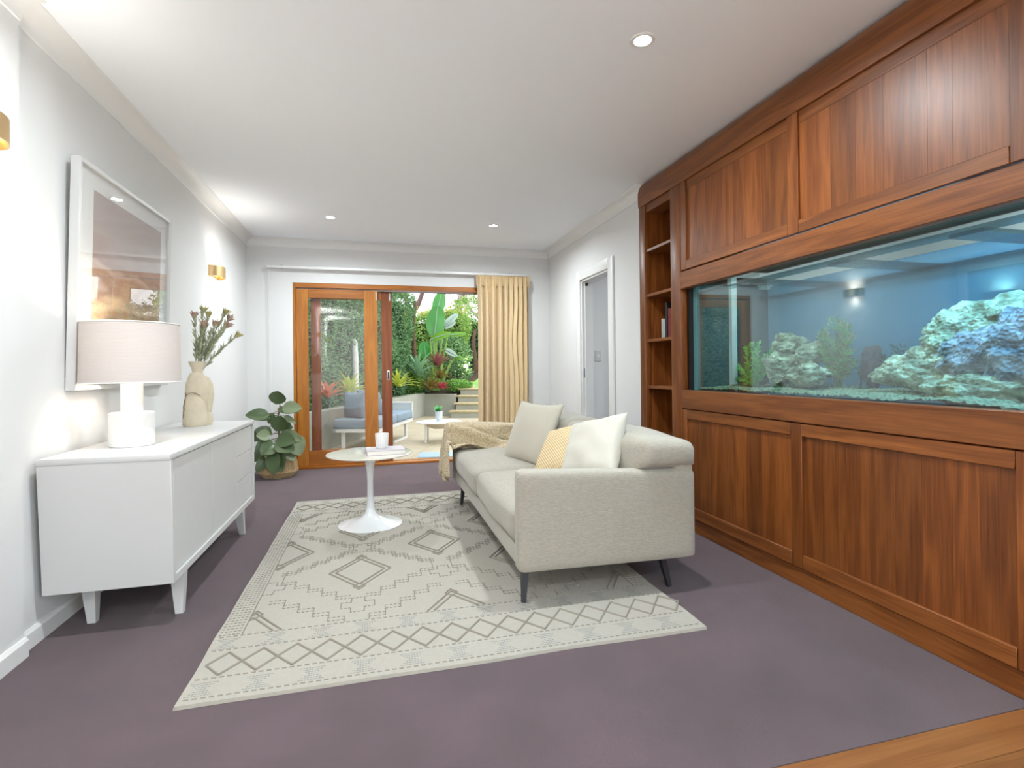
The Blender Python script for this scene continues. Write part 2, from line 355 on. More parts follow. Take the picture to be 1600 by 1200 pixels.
# ================================================================== DOWNLIGHTS
lens = mat('lit_lens', (1, 1, 1, 1), .5, emit=(1, .97, .92, 1), es=25)
def downlight(x, y, label, power=None, seen=True):
    d = empty('downlight', (x, y, ZC), label, 'downlight', 'recessed ceiling downlights')
    ring = []
    MB().lathe([(.038, -.002), (.038, -.006), (.052, -.007), (.056, -.003), (.056, 0)], (x, y, ZC), 28).build('rim', M['trimw'], d)
    MB().lathe([(.0, -.003), (.038, -.003), (.038, -.0005), (0, -.0005)], (x, y, ZC), 24).build('lens', lens, d)
    l = bpy.data.lights.new('downlight_lamp', 'AREA'); l.shape = 'DISK'; l.size = .075; l.spread = math.radians(163); l.energy = power or DOWNLIGHT_W; l.color = (.87, .957, 1)
    o = bpy.data.objects.new('downlight_lamp', l); col.objects.link(o); o.parent = d; o.location = (0, 0, -.008)
downlight(1.167, 2.119, 'round white downlight in the ceiling beside the tall timber cabinets')
downlight(-.408, 5.266, 'round white downlight in the ceiling near the sliding timber door panel')
downlight(1.171, 5.217, 'round white downlight in the ceiling near the cream curtain')
downlight(-.47, 2.15, 'round white downlight over the sideboard, cut by the top edge', 9.5)
downlight(1.167, -1.2, 'added fill downlight over the timber floor on the cabinet side')  # unseen, added to light the near furniture from above
downlight(-.43, -1.2, 'added fill downlight over the timber floor on the sideboard side')  # second unseen fill lamp, added behind the camera
downlight(3.3, 4.3, 'added downlight brightening the room beyond the doorway', 7)  # unseen lamp added to light the adjoining room
downlight(3.6, 2.2, 'added downlight brightening the view through the fish tank', 9)  # unseen lamp added to brighten the tank's background

# ================================================================== SLIDING DOORS
fr = empty('door_1', ((DX0+DX1)/2, YB+.05, 0), 'wide honey timber frame of the sliding glass doors', 'door frame', kind='structure')
MB().rbox(DX0, DX0+.03, YB+.0, YB+.16, 0, DZ, .003, 1).build('jamb', M['door_v'], fr)
MB().rbox(DX1-.03, DX1, YB+.0, YB+.16, 0, DZ, .003, 1).build('jamb', M['door_v'], fr)
MB().rbox(DX0+.03, DX1-.03, YB+.0, YB+.16, DZ-.055, DZ, .003, 1).build('head', M['door_h'], fr)
MB().rbox(DX0+.03, DX1-.03, YB-.012, YB+.16, -.005, .03, .006, 2).build('sill', M['door_h'], fr)
MB().box(DX0+.03, DX1-.03, YB+.068, YB+.074, DZ-.068, DZ-.055).box(DX0+.03, DX1-.03, YB+.122, YB+.128, DZ-.068, DZ-.055).build('track', M['chrome'], fr, smooth=False)
def slider(name, x0, x1, yc, label, kind_pull):
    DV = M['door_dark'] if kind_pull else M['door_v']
    d = empty(name, ((x0+x1)/2, yc, .03), label, 'sliding door')
    z0, z1 = .032, DZ-.068; y0, y1 = yc-.02, yc+.02
    sl, sr, tr, br = .125, .15, .1, .165
    if kind_pull: sl = .105; sr = .12
    MB().rbox(x0, x0+sl, y0, y1, z0, z1, .003, 1).build('stile', DV, d)
    MB().rbox(x1-sr, x1, y0, y1, z0, z1, .003, 1).build('stile', DV, d)
    MB().rbox(x0+sl, x1-sr, y0, y1, z1-tr, z1, .003, 1).build('top_rail', M['door_h'], d)
    MB().rbox(x0+sl, x1-sr, y0, y1, z0, z0+br, .003, 1).build('bottom_rail', M['door_h'], d)
    g = MB().box(x0+sl-.005, x1-sr+.005, yc-.003, yc+.003, z0+br-.005, z1-tr+.005).build('pane', M['glass'], d, smooth=False)
    return d, y0, z0, z1
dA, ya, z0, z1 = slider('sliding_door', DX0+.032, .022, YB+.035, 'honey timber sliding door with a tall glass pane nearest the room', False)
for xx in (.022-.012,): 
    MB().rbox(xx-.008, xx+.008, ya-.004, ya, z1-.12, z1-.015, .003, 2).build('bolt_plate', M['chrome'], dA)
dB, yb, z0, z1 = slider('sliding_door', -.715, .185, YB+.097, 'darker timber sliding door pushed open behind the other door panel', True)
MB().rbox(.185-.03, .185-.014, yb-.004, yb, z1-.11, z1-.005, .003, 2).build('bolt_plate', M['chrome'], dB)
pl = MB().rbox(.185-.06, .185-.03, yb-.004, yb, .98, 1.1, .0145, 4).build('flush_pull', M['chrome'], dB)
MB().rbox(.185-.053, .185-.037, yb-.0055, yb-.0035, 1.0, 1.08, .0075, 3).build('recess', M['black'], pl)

# ================================================================== CURTAIN AND TRACK
tk = empty('curtain_track', (.33, YB-.06, 2.25), 'white curtain track on the wall above the sliding doors', 'curtain track')
MB().rbox(-1.15, 1.81, YB-.085, YB-.06, 2.232, 2.262, .004, 1).build('rail', M['trimw'], tk)
for bx_ in (-1.0, -.15, .75, 1.6):
    MB().rbox(bx_-.018, bx_+.018, YB-.06, YB, 2.238, 2.27, .003, 1).build('bracket', M['chrome'], tk)
for xx, zb in ((-1.135, .5), (-1.115, .7)):
    MB().tube([(xx, YB-.05, 2.24), (xx+.002, YB-.045, 1.2), (xx, YB-.05, zb)], .0022, 5).build('cord', M['trimw'], tk)
MB().tube([(1.79, YB-.05, 2.24), (1.79, YB-.045, 1.2), (1.79, YB-.05, .5)], .0022, 5).build('cord', M['trimw'], tk)
curt = mat('cream_curtain', lin(216, 190, 148), .85, spec=.1, bump=.15, bscale=300, sheen=.2)
cu = empty('curtain', (1.5, YB-.1, .02), 'cream pencil-pleat curtain drawn to one side of the doors', 'curtain')
def cfold(i, j):
    z = .015 + (2.205-.015)*j; x0 = 1.185 + .02*j*(1-j)*2; x1 = 1.815 - .01*(1-j)
    k = max(0, 1-abs(z-1.42)/.45)
    x = x0 + (x1-x0)*i
    ph = 2*PI*(9.3*i + .35*math.sin(6*i+1.3) + .2*noise.noise(Vector((i*4, j*1.5, 3))))
    amp = (.045 + .018*noise.noise(Vector((i*5, j*1.2, 0)))) * (.55+.45*min(1, (1-j)*8))
    y = YB-.115 + amp*math.sin(ph) + .012*math.sin(2.1*ph+1)
    x += .016*math.cos(ph)*(1-j)**.3 - .03*k*math.exp(-((i-.72)/.12)**2)
    return Vector((x, min(y, YB-.03), z))
MB().grid(cfold, 190, 60).build('drape', curt, cu, angle=80)
def chead(i, j):
    x = 1.165 + .665*i; z = 2.10 + .13*j
    y = YB-.105 + (.011+.006*noise.noise(Vector((i*20, 1, 0))))*math.sin(2*PI*27*i + 2*noise.noise(Vector((i*9, 0, 5)))) + .02*math.sin(2*PI*5*i)*(1-j) - .012*math.sin(PI*j)
    return Vector((x, y, z + .006*math.sin(2*PI*27*i+j)))
MB().grid(chead, 220, 12).build('pleated_heading', curt, cu, angle=80)

# ================================================================== TIMBER JOINERY
cr = []
def crown(y0, y1, name, lab):
    pr = [(XC+.14, ZC), (XC+.14, 2.30), (XC+.012, 2.30), (XC+.012, 2.36), (XC-.004, 2.36), (XC-.006, 2.42)]
    for k in range(8):
        a = PI/2*k/7; pr.append((XC-.006+.078*(1-math.cos(a)), 2.455+.108*math.sin(a)))
    return MB().extrude(pr, 'y', y0, y1)
o = crown(-.3, 3.77, 'trim_5', '').build('trim_5', M['cab_h'], None, angle=25); tag(o, 'curved timber crown along the top of the joinery', 'crown moulding', kind='structure')
# --- bookcase at the far end
ZT = 2.36
bc = empty('bookcase', (2.15, 3.48, 0), 'narrow open timber bookcase at the end of the cabinets', 'bookcase')
MB().rbox(XC, XC+.05, 3.68, 3.768, 0, ZT+.03, .004, 2).build('stile', M['cab_v'], bc)
MB().rbox(XC-.003, XC+.05, 3.19, 3.312, 0, ZT, .004, 2).build('stile', M['cab_v'], bc)
MB().box(XC+.05, 2.355, 3.68, 3.70, 0, ZT).build('side_panel', M['cab_v'], bc, smooth=False)
MB().box(XC+.05, 2.355, 3.285, 3.312, 0, ZT).build('side_panel', M['cab_v'], bc, smooth=False)
MB().box(2.345, 2.357, 3.312, 3.68, 0, ZT).build('back_panel', M['cab_v'], bc, smooth=False)
for z in (2.003, 1.656, 1.307, .950, .58, .10):
    MB().rbox(XC+.012, 2.345, 3.312, 3.68, z-.011, z+.011, .002, 1).build('shelf', M['cab_h'], bc)
MB().box(XC+.01, 2.345, 3.312, 3.68, ZT, ZT+.02).build('top_panel', M['cab_h'], bc, smooth=False)
def book(x0, x1, y0, y1, z0, z1, cm, label, page=True):
    b = empty('book', ((x0+x1)/2, (y0+y1)/2, z0), label, 'book', None)
    t_ = .003
    c_ = MB().rbox(x0, x1, y0, y0+t_, z0, z1, .001, 1).rbox(x0, x1, y1-t_, y1, z0, z1, .001, 1).rbox(x0, x0+t_, y0, y1, z0, z1, .001, 1)
    c_.build('cover', cm, b)
    MB().box(x0+t_, x1-.006, y0+t_, y1-t_, z0+.005, z1-.005).build('pages', mat('paper', lin(225, 220, 208), .9), b, smooth=False)
    return b
z0 = 1.3182
wb = book(2.10, 2.24, 3.555, 3.573, z0, z0+.15, mat('white_cover', lin(225, 225, 222), .5), 'slim white booklet beside black books on the bookcase shelf')
book(2.11, 2.29, 3.505, 3.54, z0, z0+.27, mat('black_cover', lin(28, 28, 30), .5), 'tall black book beside the white booklet on the shelf')
book(2.11, 2.28, 3.45, 3.498, z0, z0+.22, mat('red_cover', lin(110, 24, 26), .5), 'dark red book tucked behind the bookcase stile')
# --- framed panelling made of boards
YN = -.28                       # near end of the joinery, beside the viewer
def boards(parent, y0, y1, z0, z1, seed, x=XC+.014, tone=None):
    rr = random.Random(seed); y = y1
    while y > y0+.01:
        wd = min(rr.choice((.09, .11, .13, .16, .18)), y-y0)
        if y-wd-y0 < .05: wd = y-y0
        MB().box(x, x+.016, y-wd+.0004, y-.0004, z0, z1).build('board', M['cab_v'], parent, smooth=False)
        y -= wd
uc = empty('upper_cabinet', (XC+.1, 1.4, 1.755), 'panelled upper timber cabinet above the fish tank', 'cabinet')
MB().box(XC+.03, XC+.3, YN, 3.187, 1.765, 2.45).build('carcass', M['cab_v'], uc, smooth=False)
def panel_door(par, ya, yb, z0, z1, stiles, topr, botr, seed, nm):
    d = MB().rbox(XC+.001, XC+.03, yb-stiles, yb, z0, z1, .002, 1).build('door', M['cab_v'], par)
    if topr: MB().rbox(XC+.001, XC+.03, ya, yb-stiles, z1-topr, z1, .002, 1).build('rail', M['cab_h'], d)
    MB().rbox(XC+.001, XC+.03, ya, yb-stiles, z0, z0+botr, .002, 1).build('rail', M['cab_h'], d)
    boards(d, ya, yb-stiles, z0+botr, z1-topr, seed)
    return d
panel_door(uc, 2.226, 3.187, 1.76, 2.38, .06, 0, .06, 3, 'a')
panel_door(uc, 1.262, 2.224, 1.76, 2.38, .07, 0, .06, 5, 'b')
panel_door(uc, .3, 1.260, 1.76, 2.38, .07, 0, .06, 8, 'c')
panel_door(uc, YN, .298, 1.76, 2.38, .07, 0, .06, 9, 'd')
lc = empty('base_cabinet', (XC+.1, 1.4, 0), 'panelled lower timber cabinet under the fish tank', 'cabinet')
MB().box(XC+.03, 2.72, YN, 3.187, .0, .815).build('carcass', M['cab_v'], lc, smooth=False)
panel_door(lc, 2.222, 3.187, .098, .815, .045, .062, .068, 13, 'a')
panel_door(lc, 1.257, 2.22, .098, .815, .07, .062, .068, 15, 'b')
panel_door(lc, .3, 1.254, .098, .815, .09, .062, .068, 18, 'c')
panel_door(lc, YN, .298, .098, .815, .09, .062, .068, 19, 'd')
MB().rbox(XC+.012, XC+.04, YN, 3.187, 0, .094, .003, 1).build('kickboard', M['cab_h'], lc)
# --- the tank's timber surround
ts = empty('tank_surround', (XC+.05, 1.4, .82), 'timber fascia boards framing the fish tank front', 'fascia')
MB().rbox(XC-.004, XC+.05, YN, 3.187, 1.634, 1.75, .003, 1).build('upper_fascia', M['cab_h'], ts)
MB().rbox(XC-.004, XC+.05, YN, 3.187, .82, .945, .003, 1).build('lower_fascia', M['cab_h'], ts)

# ================================================================== SCONCES
glow = mat('warm_lamp_glow', (1, 1, 1, 1), .5, emit=(1, .88, .66, 1), es=6)
def sconce(c, label, n, power=1.9, axis='x', s=1):
    """half-oval brass wall light shining up and down; n = direction away from the wall (x or y axis)"""
    cx, cy, cz = c; g = empty('wall_sconce', c, label, 'wall light', 'brass wall sconces')
    def P(a, r, z):   # a along the half oval
        al, out = .13*math.cos(a)*r, .095*math.sin(a)*r
        return Vector((cx+s*out, cy+al, cz+z)) if axis == 'x' else Vector((cx+al, cy+s*out, cz+z))
    def shell(i, j):
        a = PI*i; loop = [(1, -.045), (1, .045), (.93, .045), (.93, -.045), (1, -.045)]
        k = min(3, int(j*4)); r_, z_ = loop[round(j*4)]
        return P(a, r_, z_)
    MB().grid(shell, 33, 5).build('shade', M['brass'], g, angle=40)
    if axis == 'x': MB().rbox(min(cx, cx+s*.012), max(cx, cx+s*.012), cy-.11, cy+.11, cz-.035, cz+.035, .003, 1).build('back_plate', M['brass'], g)
    else: MB().rbox(cx-.11, cx+.11, min(cy, cy+s*.012), max(cy, cy+s*.012), cz-.035, cz+.035, .003, 1).build('back_plate', M['brass'], g)
    def disc(i, j): return P(PI*i, .86*j+.02, 0)
    MB().grid(disc, 25, 4).build('diffuser', glow, g)
    for zz, rx in ((.02, PI), (-.02, 0)):
        l = bpy.data.lights.new('sconce_lamp', 'SPOT'); l.energy = power*(1.7 if rx else 1); l.color = (1, .965, .92); l.shadow_soft_size = .02; l.spot_size = math.radians(130); l.spot_blend = .8
        o = bpy.data.objects.new('sconce_lamp', l); col.objects.link(o); o.parent = g
        o.location = ((s*.055, 0, zz) if axis == 'x' else (0, s*.055, zz)); o.rotation_euler = (rx, 0, 0)
sconce((XL, 5.06, 1.965), 'oval brass up-and-down wall light between the picture and the corner', 1)
sconce((XL+.026, 2.19, 1.96), 'oval brass wall light cut off by the picture edge near the viewer', 1)
sconce((XL+.026, -.68, 1.96), 'added oval brass wall light behind the viewer, filling the ceiling', 1, 42)  # added out of view, run strongly as ceiling fill
sconce((XL+.026, -2.6, 1.96), 'added oval brass wall light at the rear, filling the ceiling', 1, 42)  # second added uplight behind the camera, also ceiling fill
# ================================================================== RUG
RX0, RX1, RY0_, RY1_ = -.65, 1.335, 1.93, 4.695
rg = empty('rug', ((RX0+RX1)/2, (RY0_+RY1_)/2, 0), 'cream woven rug with raised grey geometric pattern under the sofa', 'rug')
RW, RL = RX1-RX0, RY1_-RY0_
rugm = mat('cream_wool', lin(174, 168, 156), .95, spec=.1, bump=1.0, bscale=330, var=.04, vscale=60, sheen=.3)
def rugf(i, j):
    x = RX0+RW*i; y = RY0_+RL*j
    e = min(i, 1-i)*RW; g = min(j, 1-j)*RL
    x += .006*noise.noise(Vector((0, y*4, 1)))*(1 if e < .3 else 0); y += .01*noise.noise(Vector((x*2, 0, 4)))*(1 if g < .3 else 0)
    return Vector((x, y, .012 if min(e, g) > .001 else .001))
def rim(k, n): return [0, .0015] + [.0015+(1-.003)*q/(n-1) for q in range(1, n-1)] + [1-.0015, 1]
ru, rv = rim(0, 60), rim(0, 80)
MB().grid(lambda i, j: rugf(ru[round(i*(len(ru)-1))], rv[round(j*(len(rv)-1))]), len(ru), len(rv)).build('weave', rugm, rg, angle=60)
pat = MB(); pat2 = MB(); pat3 = MB()
def seg(mb, p, q, wd=.008, h=.004):
    p = Vector((RX0+p[0], RY0_+p[1], 0)); q = Vector((RX0+q[0], RY0_+q[1], 0)); d = (q-p)
    if d.length < 1e-5: return
    d.normalize(); s = Vector((-d.y, d.x, 0))*wd/2; z = Vector((0, 0, .0115)); zt = Vector((0, 0, .0115+h))
    v = [p-s+z, p+s+z, q+s+z, q-s+z, p-s*.5+zt, p+s*.5+zt, q+s*.5+zt, q-s*.5+zt]
    mb.add(v, [(4, 5, 6, 7), (0, 1, 5, 4), (1, 2, 6, 5), (2, 3, 7, 6), (3, 0, 4, 7)])
def clipseg(mb, p, q, wd=.008, h=.004, box=(.03, RW-.03, .03, RL-.03)):
    """clip to a rectangle"""
    (x0, y0), (x1, y1) = p, q; dx, dy = x1-x0, y1-y0; t0, t1 = 0., 1.
    for P_, Q_ in ((-dx, x0-box[0]), (dx, box[1]-x0), (-dy, y0-box[2]), (dy, box[3]-y0)):
        if abs(P_) < 1e-12:
            if Q_ < 0: return
            continue
        r_ = Q_/P_
        if P_ < 0: t0 = max(t0, r_)
        else: t1 = min(t1, r_)
    if t0 < t1: seg(mb, (x0+t0*dx, y0+t0*dy), (x0+t1*dx, y0+t1*dy), wd, h)
def dash(mb, p, q, on=.017, off=.011, wd=.005, h=.003, box=None):
    p = Vector(p); q = Vector(q); L_ = (q-p).length; d = (q-p).normalized(); t_ = 0
    while t_ < L_:
        e = min(L_, t_+on)
        if box is None: seg(mb, p+d*t_, p+d*e, wd, h)
        else: clipseg(mb, tuple(p+d*t_), tuple(p+d*e), wd, h, box)
        t_ += on+off
def border(v0, s):
    for dv in (.03, .148, .345, .452): dash(pat, (.02, v0+s*dv), (RW-.02, v0+s*dv), .016, .01, .006)
    k = 0; x = .06
    while x < RW-.03:
        for (cv) in (.085, .395):
            for r_ in range(7):     # hourglass of fine flecks
                f = abs(r_-3)/3; hw = .014+.03*f
                vv = v0+s*(cv+(r_-3)*.0125)
                dash(pat2, (x-hw, vv), (x+hw, vv), .007, .003, .007, .0012)
        x += .178
    n = 15; st = (RW-.12)/n; a, b_ = .165, .318
    for k in range(n):
        x0 = .06+k*st; x1 = x0+st
        u, l = (b_, a) if k % 2 == 0 else (a, b_)
    st = .123; k = 0; x = .03
    while x < RW-.05:
        x1 = min(x+st/1, RW-.03)
        hi, lo = v0+s*.318, v0+s*.162; md = v0+s*.24
        # two opposed zigzags make a chain of lozenges
        seg(pat3, (x, md), (x+st/2, hi), .009, .006); seg(pat3, (x+st/2, hi), (x+st, md), .009, .006)
        seg(pat3, (x, md), (x+st/2, lo), .009, .006); seg(pat3, (x+st/2, lo), (x+st, md), .009, .006)
        x += st
border(0, 1); border(RL, -1)
for sx0, sg in ((0, 1), (RW, -1)):      # side borders of short dashes
    v = .47
    while v < RL-.47:
        for q in range(5):
            u0 = sx0+sg*(.012+q*.017); seg(pat, (u0, v), (u0+sg*.011, v), .005, .003)
        v += .0255
    seg(pat3, (sx0+sg*.102, .46), (sx0+sg*.102, RL-.46), .005, .004)
FB = (.106, RW-.106, .46, RL-.46)
def medallion(cx, cy, a, b_):
    for sc_, w_ in ((1, .009), (.8, .009)):
        pts = [(cx+a*sc_, cy), (cx, cy+b_*sc_), (cx-a*sc_, cy), (cx, cy-b_*sc_)]
        for k in range(4): clipseg(pat3, pts[k], pts[(k+1) % 4], w_, .006, FB)
    for s_ in (1, -1):       # little lozenge at the points
        pts = [(cx+.03, cy+s_*b_*.93), (cx, cy+s_*(b_*.93+.04)), (cx-.03, cy+s_*b_*.93), (cx, cy+s_*(b_*.93-.04))]
        for k in range(4): clipseg(pat3, pts[k], pts[(k+1) % 4], .006, .005, FB)
def stepped(cx, cy, hw, hh, n):
    for qx in (1, -1):
        for qy in (1, -1):
            for off in (0, .03):
                x, y = 0.035, hh+off
                for k in range(n):
                    x2 = x+(hw-.035)/n; y2 = y-(hh)/n
                    A, B, C_ = (cx+qx*x, cy+qy*y), (cx+qx*x2, cy+qy*y), (cx+qx*x2, cy+qy*y2)
                    (px, py), (rx, ry), (tx, ty) = A, B, C_
                    for p_, q_ in ((A, B), (B, C_)):
                        dash(pat, p_, q_, .012, .007, .005 if off else .0065, .003, FB)
                    x, y = x2, y2
def cross(cx, cy):
    a, b_ = .03, .075
    pts = [(a, .03), (b_, .03), (b_, -.03), (a, -.03), (a, -.075), (-a, -.075), (-a, -.03), (-b_, -.03), (-b_, .03), (-a, .03), (-a, .075), (a, .075)]
    for k in range(12):
        p, q = pts[k], pts[(k+1) % 12]; dash(pat, (cx+p[0], cy+p[1]), (cx+q[0], cy+q[1]), .012, .006, .006, .003, FB)
for kx in range(6):
    cx = .12+.4375*kx
    rows = (.42, 1.42, 2.36) if kx % 2 == 0 else (1.04, 1.80)
    for cy in rows: medallion(cx, cy, .16, .225); stepped(cx, cy, .385, .31, 5)
    for cy in ((.92, 1.9) if kx % 2 == 0 else (.62, 1.42, 2.2)): cross(cx, cy)
gy = mat('grey_wool_thread', lin(146, 140, 129), .95, spec=.1, bump=.5, bscale=500)
gy2 = mat('pale_grey_wool', lin(144, 145, 140), .95, spec=.1)
gy3 = mat('raised_grey_wool', lin(150, 143, 131), .95, spec=.1, bump=.6, bscale=400)
for nm, mb_, m_ in (('dashed_stitching', pat, gy), ('fleck_hourglasses', pat2, gy2), ('raised_lozenges', pat3, gy3)):
    tag(mb_.build(nm, m_, rg, recalc=False, smooth=False), kind='stuff')

# ================================================================== SIDEBOARD
sb = empty('sideboard', (-1.09, 3.33, 0), 'white sideboard with drawers on slanted legs', 'sideboard')
SX0, SX1, SY0, SY1, SZ0, SZ1 = -1.335, -.853, 2.535, 4.12, .187, .752
T = .026
def slant(mb, amt=.034):
    mb.v = [(p[0], p[1] + (amt*(SZ1-p[2])/(SZ1-SZ0) if p[1] < SY0+.2 else 0), p[2]) for p in mb.v]; return mb
MB().rbox(SX0, SX1, SY0, SY1, SZ1-T, SZ1, .003, 2).build('top', M['white'], sb)
slant(MB().rbox(SX0, SX1, SY0, SY0+T, SZ0, SZ1-T, .002, 1)).build('side_panel', M['white'], sb)
MB().rbox(SX0, SX1, SY1-T, SY1, SZ0, SZ1-T, .002, 1).build('side_panel', M['white'], sb)
mbb = MB().rbox(SX0, SX1, SY0+T+.03, SY1-T, SZ0, SZ0+.034, .002, 1)
mbb.build('bottom', M['white'], sb)
MB().box(SX0+.004, SX0+.012, SY0+T+.03, SY1-T, SZ0+.034, SZ1-T).build('back_panel', M['white'], sb, smooth=False)
fx = SX1-.012
yd = [2.605, 3.165, 3.70, 4.092]
for k in range(2):
    MB().rbox(fx-.018, fx, yd[k]+.0015, yd[k+1]-.0015, SZ0+.037, SZ1-T-.006, .0015, 1).build('door', M['white'], sb)
dz = (SZ1-T-.006-(SZ0+.037))/3
for k in range(3):
    MB().rbox(fx-.018, fx, yd[2]+.0015, yd[3]-.0015, SZ0+.037+k*dz+.0015, SZ0+.037+(k+1)*dz-.0015, .0015, 1).build('drawer', M['white'], sb)
def sleg(x, y, dx, dy):
    a, b_ = .022, .016
    v = [(x+sx*a*1.3, y+sy*a*1.3, SZ0) for sx, sy in ((-1, -1), (1, -1), (1, 1), (-1, 1))] + [(x+dx+sx*b_, y+dy+sy*b_, 0) for sx, sy in ((-1, -1), (1, -1), (1, 1), (-1, 1))]
    return MB().add(v, [(3, 2, 1, 0), (4, 5, 6, 7)] + [(k, (k+1) % 4, 4+(k+1) % 4, 4+k) for k in range(4)])
for x, y, dx, dy in ((-.895, 2.75, .014, -.03), (-1.245, 2.75, 0.022, -.03), (-.90, 3.87, .012, .04), (-1.255, 3.87, 0.0, .04)):
    sleg(x, y, dx, dy).build('leg', M['white'], sb, smooth=False)

# ================================================================== TABLE LAMP
LX, LY = -1.137, 2.9
lp = empty('table_lamp', (LX, LY, SZ1), 'white table lamp with a wide drum shade on the sideboard', 'lamp')
plas = mat('white_plaster', lin(238, 238, 236), .7, bump=.04, bscale=80)
MB().lathe([(0, 0), (.088, 0), (.092, .004), (.092, .156), (.088, .16), (0, .16)], (LX, LY, SZ1), 48).build('base', plas, lp)
MB().lathe([(0, .16), (.045, .16), (.045, .33), (0, .33)], (LX, LY, SZ1), 32).build('stem', plas, lp)
m, nt, N_, L_, b_ = nmat('linen_shade'); b_.inputs['Base Color'].default_value = lin(198, 191, 188); b_.inputs['Roughness'].default_value = .9
tl = N_.new('ShaderNodeBsdfTranslucent'); tl.inputs[0].default_value = lin(250, 236, 226); mx = N_.new('ShaderNodeMixShader'); mx.inputs[0].default_value = .025
tc = N_.new('ShaderNodeTexCoord'); wv = N_.new('ShaderNodeTexWave'); wv.bands_direction = 'Z'; wv.inputs['Scale'].default_value = 45; wv.inputs['Distortion'].default_value = 1.5; wv.inputs['Detail'].default_value = 2
L_.new(tc.outputs['Object'], wv.inputs[0]); bp = N_.new('ShaderNodeBump'); bp.inputs['Strength'].default_value = .25; bp.inputs['Distance'].default_value = .002; L_.new(wv.outputs[0], bp.inputs['Height']); L_.new(bp.outputs[0], b_.inputs['Normal'])
L_.new(b_.outputs[0], mx.inputs[1]); L_.new(tl.outputs[0], mx.inputs[2]); L_.new(mx.outputs[0], N_['Material Output'].inputs[0])
RS0, RS1 = .203, .196
MB().grid(lambda i, j: Vector((LX+(RS0+(RS1-RS0)*j)*math.cos(2*PI*i), LY+(RS0+(RS1-RS0)*j)*math.sin(2*PI*i), 1.055+.28*j)), 64, 6, True).build('shade', m, lp, angle=80)
for zz, rr in ((1.055, RS0), (1.335, RS1)):
    MB().tube([(LX+rr*math.cos(2*PI*k/48), LY+rr*math.sin(2*PI*k/48), zz) for k in range(49)], .003, 6, False).build('shade_ring', plas, lp)
MB().tube([(LX, LY, 1.08), (LX, LY, 1.12)], .014, 12).build('socket', M['trimw'], lp)
MB().lathe([(0, 0), (.018, .004), (.032, .05), (.028, .075), (.012, .09), (0, .093)], (LX, LY, 1.12), 20).build('bulb', mat('lit_bulb', (1, 1, 1, 1), .3, emit=(1, .84, .62, 1), es=3), lp)
l = bpy.data.lights.new('bulb_light', 'POINT'); l.energy = 3.2; l.color = (1, .9, .76); l.shadow_soft_size = .04
o = bpy.data.objects.new('bulb_light', l); col.objects.link(o); o.parent = lp; o.location = (0, 0, 1.24-SZ1)

# ================================================================== VASE AND STEMS
VX, VY = -1.13, 3.84
cer = mat('raw_cream_clay', lin(212, 200, 176), .75, bump=.25, bscale=35, var=.08, vscale=14)
vs = empty('vase', (VX, VY, SZ1), 'hand-formed cream clay vase with folded sides on the sideboard', 'vase')
def wob(p, a): 
    d = noise.noise(Vector((p.x*9, p.y*9, p.z*9)))*.006
    return p + Vector((math.cos(a)*d, math.sin(a)*d, 0))
MB().lathe([(0, 0), (.066, 0), (.072, .01), (.07, .06), (.064, .14), (.05, .2), (.03, .225), (0, .23)], (VX-.012, VY-.02, SZ1), 36, 1, .8, wob).build('lower_fold', cer, vs)
MB().lathe([(0, .10), (.03, .11), (.06, .15), (.07, .21), (.066, .27), (.05, .32), (.036, .345), (0, .35)], (VX-.004, VY, SZ1), 36, 1, .85, wob).build('body', cer, vs)
MB().lathe([(0, .04), (.03, .05), (.045, .11), (.055, .2), (.05, .27), (.03, .315), (0, .325)], (VX+.032, VY+.035, SZ1), 30, 1, .8, wob).build('rear_fold', cer, vs)
MB().lathe([(0, 0), (.04, 0), (.045, .03), (.04, .08), (0, .1)], (VX+.035, VY+.035, SZ1), 30, 1, .8, wob).build('foot', cer, vs)
MB().lathe([(.034, .325), (.031, .345), (.035, .37), (.05, .405), (.054, .418), (.05, .419), (.03, .36), (.02, .34)], (VX, VY, SZ1), 36, 1, .9).build('neck', cer, vs)
sm = mat('dark_clay_seam', lin(120, 92, 70), .9)
def onfold(a, z, r): return (VX-.012+r*math.cos(a), VY-.02+r*.8*math.sin(a), SZ1+z)
MB().tube([onfold(-2.45+.06*math.sin(9*k), .05+.17*k/9, .0715-.012*(k/9)**2*1.6) for k in range(10)], [.0015, .003, .002, .003, .0035, .002, .003, .002, .003, .001], 5).build('seam', sm, vs)
MB().tube([(VX-.012+.062*math.cos(a_), VY-.02+.062*.8*math.sin(a_), SZ1+.205+.012*math.sin(3*a_)) for a_ in [-2.5+.19*k for k in range(10)]], [.001, .002, .0025, .002, .0015, .002, .0025, .003, .002, .001], 5).build('seam', sm, vs)
pr = empty('dried_stems', (VX, VY, SZ1+.3), 'dusty pink protea stems standing in the clay vase', 'flowers')
stm = leafmat('grey_green_leaf', lin(158, 166, 136), lin(196, 198, 170), .7, .2)
ptl = leafmat('dusty_pink_petal', lin(176, 138, 128), lin(212, 184, 164), .7, .2)
ptg = leafmat('olive_petal', lin(170, 168, 104), lin(208, 200, 140), .7, .2)
rs = random.Random(4)
tips = [(304, 492, -.03, 0), (318, 484, .03, 1), (326, 491, .0, 1), (337, 505, -.05, 0), (353, 487, .02, 1), (360, 497, .05, 0), (357, 508, -.02, 0), (373, 524, .0, 1), (319, 506, -.06, 0)]
